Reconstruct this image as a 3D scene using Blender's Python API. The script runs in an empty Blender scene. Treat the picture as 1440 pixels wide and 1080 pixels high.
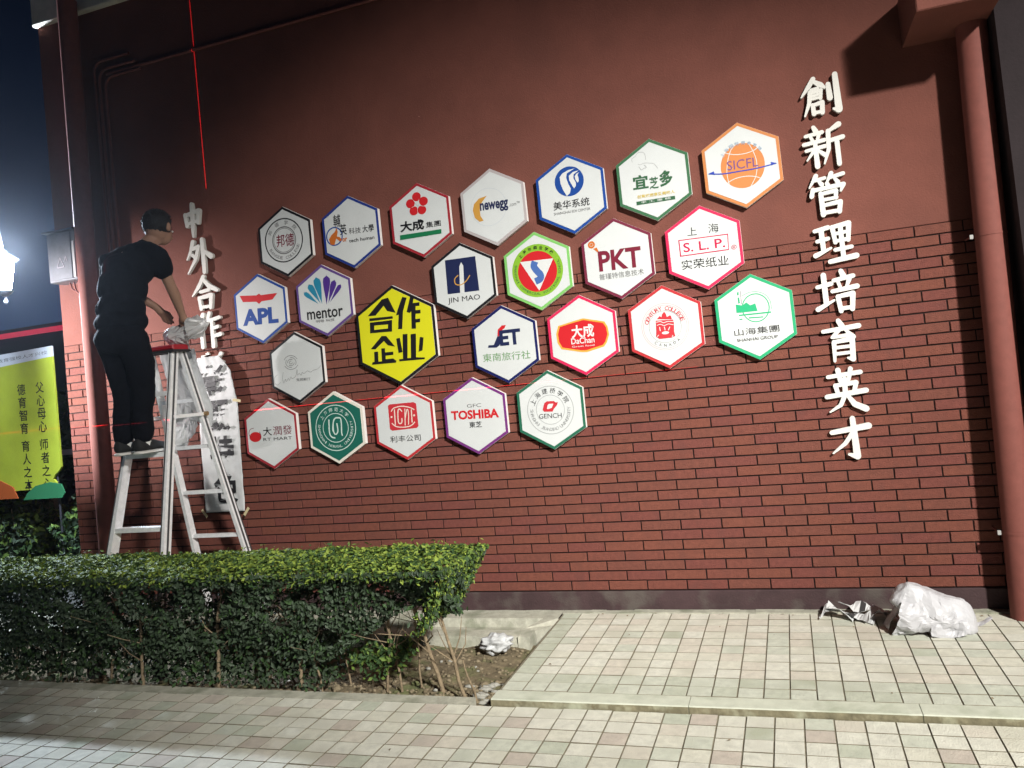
import bpy, bmesh, math, random
from mathutils import Vector, Matrix, noise
random.seed(7)
SC = bpy.context.scene
COL = SC.collection
rad = math.radians

# ------------------------------------------------------------------ camera
CAM_P = Vector((-0.85493, -4.88540, 1.49425))
CAM_R = Vector((0.94082813, 0.32364404, -0.1004837))
CAM_U = Vector((0.105922, 0.000816, 0.994374))
CAM_W = Vector((-0.32190521, 0.94617856, 0.03351365))
FPX, PPY = 1124.62, 540 - 47.165
cam = bpy.data.cameras.new('camera')
cam.sensor_width = 36.0
cam.lens = FPX / 1440 * 36.0
cam.shift_y = -47.165 / 1440
cam.clip_end = 500
cam_o = bpy.data.objects.new('camera', cam)
mw = Matrix((CAM_R, CAM_U, -CAM_W)).transposed().to_4x4()
mw.translation = CAM_P
cam_o.matrix_world = mw
COL.objects.link(cam_o)
SC.camera = cam_o

def proj(p):
    d = Vector(p) - CAM_P
    z = d.dot(CAM_W)
    if z < 0.2:
        return None
    return 720 + FPX * d.dot(CAM_R) / z, PPY - FPX * d.dot(CAM_U) / z, z

# ------------------------------------------------------------------ night sky
wd = bpy.data.worlds.new('World')
SC.world = wd
wd.use_nodes = True
nt = wd.node_tree
nt.nodes.clear()
wo = nt.nodes.new('ShaderNodeOutputWorld')
bg = nt.nodes.new('ShaderNodeBackground')
tc = nt.nodes.new('ShaderNodeTexCoord')
sp = nt.nodes.new('ShaderNodeSeparateXYZ')
cr = nt.nodes.new('ShaderNodeValToRGB')
nt.links.new(tc.outputs['Generated'], sp.inputs[0])
nt.links.new(sp.outputs['Z'], cr.inputs[0])
nt.links.new(cr.outputs[0], bg.inputs[0])
nt.links.new(bg.outputs[0], wo.inputs[0])
e = cr.color_ramp.elements
e[0].position = 0.0
e[0].color = (0.034, 0.060, 0.13, 1)
e[1].position = 0.55
e[1].color = (0.0004, 0.0008, 0.0014, 1)
m_ = cr.color_ramp.elements.new(0.12)
m_.color = (0.016, 0.034, 0.085, 1)
m_ = cr.color_ramp.elements.new(0.26)
m_.color = (0.0028, 0.0060, 0.018, 1)
bg.inputs[1].default_value = 1.0

# ------------------------------------------------------------------ lamps
def spot(name, p, target, power, col, angle, blend, size):
    l = bpy.data.lights.new(name, 'SPOT')
    l.energy = power
    l.color = col
    l.spot_size = rad(angle)
    l.spot_blend = blend
    l.shadow_soft_size = size
    o = bpy.data.objects.new(name, l)
    o.location = p
    o.rotation_euler = (Vector(target) - Vector(p)).to_track_quat('-Z', 'Y').to_euler()
    COL.objects.link(o)
    return o
spot('floodlight_on_pole', (4.0, -7.0, 5.9), (0.15, -0.95, 0.05), 7300, (1.0, 0.965, 0.90), 55, 1.0, 0.20)
spot('added_sign_spot', (3.7, -7.2, 6.0), (-2.9, 0.0, 1.38), 4900, (1.0, 0.975, 0.93), 31, 1.0, 0.20)  # unseen lamp added to brighten the left signs while sparing the hedge
spot('floodlight_by_the_gate', (-8.6, -2.0, 1.9), (-6.3, 0.0, 1.9), 3400, (1.0, 0.93, 0.93), 40, 1.0, 0.05)
pl = bpy.data.lights.new('street_lamp_light', 'POINT')
pl.energy = 1150
pl.color = (0.72, 0.84, 1.0)
pl.shadow_soft_size = 0.10

# line laser standing on the path left of the frame: a horizontal and a vertical fan
LZ, LX = 1.445, -4.78
def laser(name, power, width):
    l = bpy.data.lights.new(name, 'POINT')
    l.energy = power
    l.color = (1.0, 0.02, 0.035)
    l.shadow_soft_size = 0.0
    l.use_nodes = True
    t = l.node_tree
    t.nodes.clear()
    out = t.nodes.new('ShaderNodeOutputLight')
    em = t.nodes.new('ShaderNodeEmission')
    ge = t.nodes.new('ShaderNodeTexCoord')
    se = t.nodes.new('ShaderNodeSeparateXYZ')
    t.links.new(ge.outputs['Normal'], se.inputs[0])
    def fan(axis, lim_axis, lo):
        a = t.nodes.new('ShaderNodeMath'); a.operation = 'ABSOLUTE'
        t.links.new(se.outputs[axis], a.inputs[0])
        b = t.nodes.new('ShaderNodeMath'); b.operation = 'LESS_THAN'
        t.links.new(a.outputs[0], b.inputs[0]); b.inputs[1].default_value = width
        c = t.nodes.new('ShaderNodeMath'); c.operation = 'GREATER_THAN'
        t.links.new(se.outputs[lim_axis], c.inputs[0]); c.inputs[1].default_value = lo
        d = t.nodes.new('ShaderNodeMath'); d.operation = 'MULTIPLY'
        t.links.new(b.outputs[0], d.inputs[0]); t.links.new(c.outputs[0], d.inputs[1])
        return d
    h = fan('Z', 'Y', 0.62)
    v = fan('X', 'Z', 0.487)
    s = t.nodes.new('ShaderNodeMath'); s.operation = 'MAXIMUM'
    t.links.new(h.outputs[0], s.inputs[0]); t.links.new(v.outputs[0], s.inputs[1])
    t.links.new(s.outputs[0], em.inputs['Strength'])
    em.inputs['Color'].default_value = (1, 1, 1, 1)
    t.links.new(em.outputs[0], out.inputs[0])
    o = bpy.data.objects.new(name, l)
    o.location = (LX, -2.7, LZ)
    COL.objects.link(o)
laser('line_laser', 3400, 0.00065)

vs = SC.view_settings
vs.view_transform = 'Standard'
vs.look = 'None'
vs.exposure = 0.0
vs.gamma = 1.0
vs.use_curve_mapping = False

# ------------------------------------------------------------------ materials
MATS = {}
def mat(name, col, rough=0.7, metal=0.0, var=0.0, vscale=8.0, bump=0.0, bscale=60.0, spec=0.35,
        stain=None, sscale=1.5, alpha=1.0, trans=0.0, sheen=0.0):
    if name in MATS:
        return MATS[name]
    m = bpy.data.materials.new(name)
    m.use_nodes = True
    t = m.node_tree
    b = t.nodes['Principled BSDF']
    b.inputs['Base Color'].default_value = (*col, 1)
    b.inputs['Roughness'].default_value = rough
    b.inputs['Metallic'].default_value = metal
    b.inputs['Specular IOR Level'].default_value = spec
    b.inputs['Alpha'].default_value = alpha
    b.inputs['Transmission Weight'].default_value = trans
    if sheen:
        b.inputs['Sheen Weight'].default_value = sheen
    geo = t.nodes.new('ShaderNodeNewGeometry')
    last = None
    if var > 0:
        n = t.nodes.new('ShaderNodeTexNoise')
        n.inputs['Scale'].default_value = vscale
        n.inputs['Detail'].default_value = 8
        n.inputs['Roughness'].default_value = 0.65
        t.links.new(geo.outputs['Position'], n.inputs['Vector'])
        mr = t.nodes.new('ShaderNodeMapRange')
        mr.inputs[1].default_value = 0.3; mr.inputs[2].default_value = 0.7
        mr.inputs[3].default_value = 1 - var; mr.inputs[4].default_value = 1 + var
        t.links.new(n.outputs[0], mr.inputs[0])
        mx = t.nodes.new('ShaderNodeVectorMath'); mx.operation = 'SCALE'
        mx.inputs[0].default_value = col
        t.links.new(mr.outputs[0], mx.inputs['Scale'])
        last = mx.outputs[0]
        t.links.new(last, b.inputs['Base Color'])
    if stain:
        n = t.nodes.new('ShaderNodeTexNoise')
        n.inputs['Scale'].default_value = sscale
        n.inputs['Detail'].default_value = 6
        t.links.new(geo.outputs['Position'], n.inputs['Vector'])
        mr = t.nodes.new('ShaderNodeMapRange')
        mr.inputs[1].default_value = 0.52; mr.inputs[2].default_value = 0.68
        t.links.new(n.outputs[0], mr.inputs[0])
        mm = t.nodes.new('ShaderNodeMix'); mm.data_type = 'RGBA'
        t.links.new(mr.outputs[0], mm.inputs['Factor'])
        if last:
            t.links.new(last, mm.inputs['A'])
        else:
            mm.inputs['A'].default_value = (*col, 1)
        mm.inputs['B'].default_value = (*stain, 1)
        t.links.new(mm.outputs['Result'], b.inputs['Base Color'])
    if bump > 0:
        n2 = t.nodes.new('ShaderNodeTexNoise')
        n2.inputs['Scale'].default_value = bscale
        n2.inputs['Detail'].default_value = 5
        t.links.new(geo.outputs['Position'], n2.inputs['Vector'])
        bp = t.nodes.new('ShaderNodeBump')
        bp.inputs['Strength'].default_value = bump
        bp.inputs['Distance'].default_value = 0.01
        t.links.new(n2.outputs[0], bp.inputs['Height'])
        t.links.new(bp.outputs[0], b.inputs['Normal'])
    MATS[name] = m
    return m

STUCCO = mat('painted_stucco', (0.152, 0.051, 0.037), .88, var=.12, vscale=3.1, bump=.32, bscale=120, stain=(0.134, 0.046, 0.034), sscale=1.7)
BRICKS = [mat('brick_%s' % n, c, .85, var=.17, vscale=36, bump=.7, bscale=160, stain=s, sscale=11) for n, c, s in (
    ('red', (0.1542, 0.0480, 0.0342), (0.1378, 0.0456, 0.0334)), ('rust', (0.1599, 0.0512, 0.0342), (0.1435, 0.0480, 0.0334)),
    ('maroon', (0.1492, 0.0448, 0.0350), (0.1312, 0.0424, 0.0342)), ('brown', (0.1476, 0.0488, 0.0342), (0.1353, 0.0448, 0.0319)))]
MORTAR = mat('dark_mortar', (0.016, 0.007, 0.006), .95)
PLINTH = mat('plinth_paint', (0.050, 0.028, 0.030), .8, var=.25, vscale=6, bump=.3, bscale=80, stain=(.085, .07, .062), sscale=5)
WHITE_BAND = mat('cream_render', (0.55, 0.50, 0.42), .85, var=.15, vscale=9, bump=.2)
PIPE = mat('pipe_paint', (0.185, 0.058, 0.046), .75, var=.10, vscale=20, bump=.05)
CONC = mat('concrete', (0.36, 0.355, 0.29), .9, var=.22, vscale=18, bump=.5, bscale=90, stain=(.22, .23, .17), sscale=6)
CURB = mat('curb_concrete', (0.50, 0.52, 0.43), .85, var=.12, vscale=12, bump=.25, bscale=120, stain=(.33, .36, .27), sscale=4)
GROUT = mat('grout', (0.19, 0.17, 0.12), .95, var=.3, vscale=40)
SOIL = mat('soil', (0.135, 0.108, 0.066), .95, var=.40, vscale=22, bump=.9, bscale=70, stain=(.105, .115, .048), sscale=5)
ASPH = mat('night_ground', (0.06, 0.06, 0.055), .9, var=.3)
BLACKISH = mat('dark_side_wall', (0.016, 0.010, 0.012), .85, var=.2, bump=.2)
ALU = mat('brushed_aluminium', (0.88, 0.88, 0.88), .42, metal=.2, var=.12, vscale=25, bump=.08)
ALU_DARK = mat('rail_recess', (0.10, 0.10, 0.105), .5, metal=.5)
RUBBER = mat('black_rubber', (0.02, 0.02, 0.02), .8)
REDPL = mat('red_plastic', (0.35, 0.012, 0.02), .4)
PVC = mat('white_pvc', (0.80, 0.77, 0.74), .5)
PANEL = mat('white_print_film', (0.56, 0.58, 0.575), .45, var=.03, vscale=6)
CUT = mat('white_cut_board', (0.62, 0.61, 0.57), .55, var=.05, vscale=12)
PAPER = mat('paper', (0.54, 0.55, 0.55), .8, var=.05, vscale=14)
PLASTIC = mat('crumpled_plastic', (0.46, 0.46, 0.48), .4, spec=.4, var=.06, vscale=15)
FILM = mat('translucent_film', (0.50, 0.50, 0.50), .35, spec=.6, alpha=.82)
TAPE = mat('masking_tape', (0.55, 0.47, 0.28), .7)
CLIP = mat('dull_clip', (.34, .34, .33), .6)
STEEL = mat('galvanised_steel', (0.19, 0.20, 0.22), .45, metal=.6, var=.15, vscale=10)
STEELD = mat('dark_steel', (0.07, 0.07, 0.08), .5, metal=.5)
SKIN = mat('skin', (0.30, 0.170, 0.115), .6)
HAIR = mat('black_hair', (0.010, 0.009, 0.009), .65, bump=.6, bscale=300)
SHIRT = mat('black_cotton', (0.0040, 0.0048, 0.0070), .95, spec=.12, bump=.3, bscale=40)
TROU = mat('black_denim', (0.0036, 0.0040, 0.0060), .95, spec=.12, bump=.3, bscale=60)
SHOE = mat('black_canvas', (0.012, 0.012, 0.012), .8)
SOLE = mat('white_rubber_sole', (0.60, 0.58, 0.54), .6)
SOCK = mat('white_sock', (0.62, 0.61, 0.58), .9)
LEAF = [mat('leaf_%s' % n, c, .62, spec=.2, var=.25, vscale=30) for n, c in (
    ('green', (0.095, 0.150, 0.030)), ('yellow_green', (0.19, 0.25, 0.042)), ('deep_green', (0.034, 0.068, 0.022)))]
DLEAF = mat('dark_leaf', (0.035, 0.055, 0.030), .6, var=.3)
BUNDLE = mat('dull_plastic_bundle', (.42, .43, .43), .6, var=.2, vscale=30)
BARK = mat('bark', (0.21, 0.16, 0.10), .9, var=.3, vscale=40, bump=.6, bscale=150)
CLOD = mat('clod', (0.19, 0.155, 0.10), .95, var=.3, vscale=50, bump=.6)
RUBBLE = mat('white_rubble', (0.29, 0.285, 0.25), .85, var=.15, vscale=40, bump=.4)
TILES = [mat('paver_%s' % n, c, .82, var=.15, vscale=24, bump=.5, bscale=150, stain=s, sscale=6) for n, c, s in (
    ('cream', (0.5642, 0.5551, 0.4687), (0.4914, 0.4823, 0.4004)), ('ivory', (0.5824, 0.5778, 0.5005), (0.5187, 0.5096, 0.4368)),
    ('pink', (0.5460, 0.5141, 0.4368), (0.4823, 0.4641, 0.3913)), ('green', (0.5005, 0.5187, 0.4368), (0.4459, 0.4641, 0.3822)),
    ('mossy', (0.4459, 0.4687, 0.3822), (0.3822, 0.4004, 0.3094)), ('rose', (0.4732, 0.4232, 0.3640), (0.4277, 0.3913, 0.3367)))]

INK = dict(black=(.010, .010, .012), gray=(.13, .13, .13), gray2=(.30, .31, .31), maroon=(.16, .012, .03), blue=(.010, .055, .26),
           orange=(.50, .13, .02), red=(.50, .015, .02), white=(.60, .61, .60), green=(.01, .15, .06), teal=(.02, .21, .33),
           purple=(.07, .03, .22), yellow=(.62, .60, .02), navy=(.012, .018, .065), gold=(.50, .26, .05), pale=(.42, .47, .53),
           dgreen=(.03, .10, .045), ochre=(.55, .42, .12), oranget=(.55, .20, .06), violet=(.16, .07, .20), royal=(.02, .05, .36),
           sky=(.30, .40, .52), lime=(.20, .40, .03), steel=(.06, .13, .36), crimson=(.45, .01, .06), charcoal=(.045, .045, .045),
           green2=(.12, .26, .10), orangeb=(.70, .32, .05), pink=(.45, .25, .27), redp=(.48, .03, .04), green3=(.02, .36, .16),
           mint=(.55, .66, .60), cream=(.70, .60, .52), dkgreen=(.012, .115, .085), purp=(.15, .03, .17), lgreen=(.18, .45, .12),
           orangef=(.50, .19, .06), greyf=(.40, .36, .36), bluef=(.015, .035, .20), navyf=(.008, .012, .09), redf=(.30, .02, .03),
           crimf=(.55, .02, .08), mar=(.16, .02, .045), greenf=(.04, .13, .06), green4=(.02, .32, .14), teagreen=(.02, .12, .07),
           whitef=(.68, .64, .56), vio=(.11, .06, .22))
def ink(n):
    return mat('ink_' + n, INK[n], .45)

# ------------------------------------------------------------------ builders
def finish(o, label=None, cat=None, group=None, kind=None):
    if label: o['label'] = label
    if cat: o['category'] = cat
    if group: o['group'] = group
    if kind: o['kind'] = kind
    return o
def obj(name, me, parent=None, loc=None, rot=None):
    o = bpy.data.objects.new(name, me)
    COL.objects.link(o)
    if parent is not None: o.parent = parent
    if loc is not None: o.location = loc
    if rot is not None: o.rotation_euler = rot
    return o
def empty(name, loc, label, cat, group=None, rot=None):
    o = obj(name, None, None, loc, rot)
    return finish(o, label, cat, group)
class MB:
    """collects vertices and faces, with a material per face"""
    def __init__(s):
        s.v = []; s.f = []; s.m = []; s.mats = []; s.sm = []
    def mi(s, m):
        if m not in s.mats: s.mats.append(m)
        return s.mats.index(m)
    def add(s, vs_, fs, m, smooth=False):
        k = len(s.v); i = s.mi(m)
        s.v += [tuple(v) for v in vs_]
        for f in fs:
            s.f.append([a + k for a in f]); s.m.append(i); s.sm.append(smooth)
    def box(s, a, b, m, M=None):
        x0, y0, z0 = a; x1, y1, z1 = b
        v = [(x0, y0, z0), (x1, y0, z0), (x1, y1, z0), (x0, y1, z0), (x0, y0, z1), (x1, y0, z1), (x1, y1, z1), (x0, y1, z1)]
        if M: v = [M @ Vector(p) for p in v]
        s.add(v, [(0, 3, 2, 1), (4, 5, 6, 7), (0, 1, 5, 4), (1, 2, 6, 5), (2, 3, 7, 6), (3, 0, 4, 7)], m)
    def bevbox(s, a, b, c, m, M=None):
        # box whose front (-y) edges are chamfered by c
        x0, y0, z0 = a; x1, y1, z1 = b
        v = [(x0, y1, z0), (x1, y1, z0), (x1, y1, z1), (x0, y1, z1), (x0, y0 + c, z0), (x1, y0 + c, z0), (x1, y0 + c, z1), (x0, y0 + c, z1),
             (x0 + c, y0, z0 + c), (x1 - c, y0, z0 + c), (x1 - c, y0, z1 - c), (x0 + c, y0, z1 - c)]
        if M: v = [M @ Vector(p) for p in v]
        s.add(v, [(0, 1, 5, 4), (1, 2, 6, 5), (2, 3, 7, 6), (3, 0, 4, 7), (4, 5, 9, 8), (5, 6, 10, 9), (6, 7, 11, 10), (7, 4, 8, 11), (8, 9, 10, 11)], m)
    def tube(s, pts, r, m, n=12, cap=True, smooth=True):
        pts = [Vector(p) for p in pts]
        rs = r if isinstance(r, (list, tuple)) else [r] * len(pts)
        rings = []
        prev = None
        for i, p in enumerate(pts):
            d = (pts[min(i + 1, len(pts) - 1)] - pts[max(i - 1, 0)]).normalized()
            if prev is None:
                a = d.cross(Vector((0, 0, 1)))
                if a.length < 1e-3: a = d.cross(Vector((1, 0, 0)))
            else:
                a = prev - d * prev.dot(d)
            a.normalize(); prev = a
            b = d.cross(a)
            rings.append([p + (a * math.cos(2 * math.pi * k / n) + b * math.sin(2 * math.pi * k / n)) * rs[i] for k in range(n)])
        v = [q for rg in rings for q in rg]
        f = []
        for i in range(len(pts) - 1):
            for k in range(n):
                f.append((i * n + k, i * n + (k + 1) % n, (i + 1) * n + (k + 1) % n, (i + 1) * n + k))
        s.add(v, f, m, smooth)
        if cap:
            s.add(rings[0], [tuple(range(n - 1, -1, -1))], m)
            s.add(rings[-1], [tuple(range(n))], m)
    def bar(s, p, q, w, d, m, side=Vector((1, 0, 0))):
        # rectangular bar p->q, w along side, d along the other
        p = Vector(p); q = Vector(q); ax = (q - p).normalized()
        a = (side - ax * side.dot(ax)).normalized(); b = ax.cross(a)
        v = []
        for c in (p, q):
            for sx, sy in ((-1, -1), (1, -1), (1, 1), (-1, 1)):
                v.append(c + a * sx * w / 2 + b * sy * d / 2)
        s.add(v, [(3, 2, 1, 0), (4, 5, 6, 7), (0, 1, 5, 4), (1, 2, 6, 5), (2, 3, 7, 6), (3, 0, 4, 7)], m)
    def prism(s, poly, y0, y1, m, side=None):
        # polygon in x,z (counter-clockwise seen from -y), front at y0
        n = len(poly)
        s.add([(x, y0, z) for x, z in poly], [tuple(range(n))], m)
        v = [(x, y0, z) for x, z in poly] + [(x, y1, z) for x, z in poly]
        s.add(v, [(i, i + n, (i + 1) % n + n, (i + 1) % n) for i in range(n)], side or m)
    def build(s, name, parent=None, loc=None, rot=None):
        me = bpy.data.meshes.new(name)
        me.from_pydata(s.v, [], s.f)
        for m in s.mats: me.materials.append(m)
        me.polygons.foreach_set('material_index', s.m)
        me.polygons.foreach_set('use_smooth', s.sm)
        me.update()
        return obj(name, me, parent, loc, rot)
def ccw(poly):
    a = sum(poly[i][0] * poly[(i + 1) % len(poly)][1] - poly[(i + 1) % len(poly)][0] * poly[i][1] for i in range(len(poly)))
    return poly if a > 0 else poly[::-1]
def share(o, name, parent, loc, rot=None, me=None):
    c = bpy.data.objects.new(name, me or o.data)
    COL.objects.link(c)
    c.parent = parent
    c.location = loc
    if rot: c.rotation_euler = rot
    return c
def blob(mb, c, r, m, amp=.3, freq=2.0, sub=2, seed=0, flat=1.0):
    bm = bmesh.new()
    bmesh.ops.create_icosphere(bm, subdivisions=sub, radius=1)
    vv = []
    for v in bm.verts:
        n = v.co.normalized()
        k = 1 + amp * noise.noise(n * freq + Vector((seed * 3.1, seed * 1.7, seed)))
        vv.append((c[0] + n.x * r[0] * k, c[1] + n.y * r[1] * k, c[2] + n.z * r[2] * k * flat))
    mb.add(vv, [[v.index for v in f.verts] for f in bm.faces], m, True)
    bm.free()

# ---- text: outlines of the built-in font
_gl = {}
def glyphs(txt, bold=0.0):
    k = (txt, bold)
    if k in _gl: return _gl[k]
    cu = bpy.data.curves.new('text', 'FONT')
    cu.body = txt
    cu.resolution_u = 3
    cu.offset = bold
    o = bpy.data.objects.new('text', cu)
    COL.objects.link(o)
    bpy.context.view_layer.update()
    me = bpy.data.meshes.new_from_object(o.evaluated_get(bpy.context.evaluated_depsgraph_get()))
    v = [(p.co.x, p.co.y) for p in me.vertices]
    f = [tuple(p.vertices) for p in me.polygons]
    bpy.data.objects.remove(o)
    bpy.data.curves.remove(cu)
    bpy.data.meshes.remove(me)
    xs = [p[0] for p in v]; ys = [p[1] for p in v]
    bb = (min(xs), min(ys), max(xs), max(ys)) if v else (0, 0, 1, 1)
    _gl[k] = (v, f, bb)
    return _gl[k]
def text_faces(txt, cx, cz, w, h, rot, bold=0.0):
    v, f, (x0, y0, x1, y1) = glyphs(txt, bold)
    c, s_ = math.cos(rot), math.sin(rot)
    o = []
    for x, y in v:
        a = ((x - x0) / (x1 - x0) - .5) * w; b = ((y - y0) / (y1 - y0) - .5) * h
        o.append((cx + a * c - b * s_, cz + a * s_ + b * c))
    return o, f
def front(f, vv):
    # faces turned so they look to -y
    a = [vv[i] for i in f]
    ar = sum(a[i][0] * a[(i + 1) % len(a)][1] - a[(i + 1) % len(a)][0] * a[i][1] for i in range(len(a)))
    return f if ar > 0 else f[::-1]
def stroke_pieces(pts):
    """brush stroke: points with width -> convex outline pieces"""
    out = []
    for i, (x, z, w) in enumerate(pts):
        out.append([(x + w / 2 * math.cos(2 * math.pi * k / 10), z + w / 2 * math.sin(2 * math.pi * k / 10)) for k in range(10)])
        if i:
            a, b, c = pts[i - 1]
            d = Vector((x - a, z - b))
            if d.length > 1e-6:
                n = Vector((-d.y, d.x)).normalized()
                out.append(ccw([(a + n.x * c / 2, b + n.y * c / 2), (a - n.x * c / 2, b - n.y * c / 2), (x - n.x * w / 2, z - n.y * w / 2), (x + n.x * w / 2, z + n.y * w / 2)]))
    return out
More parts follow.
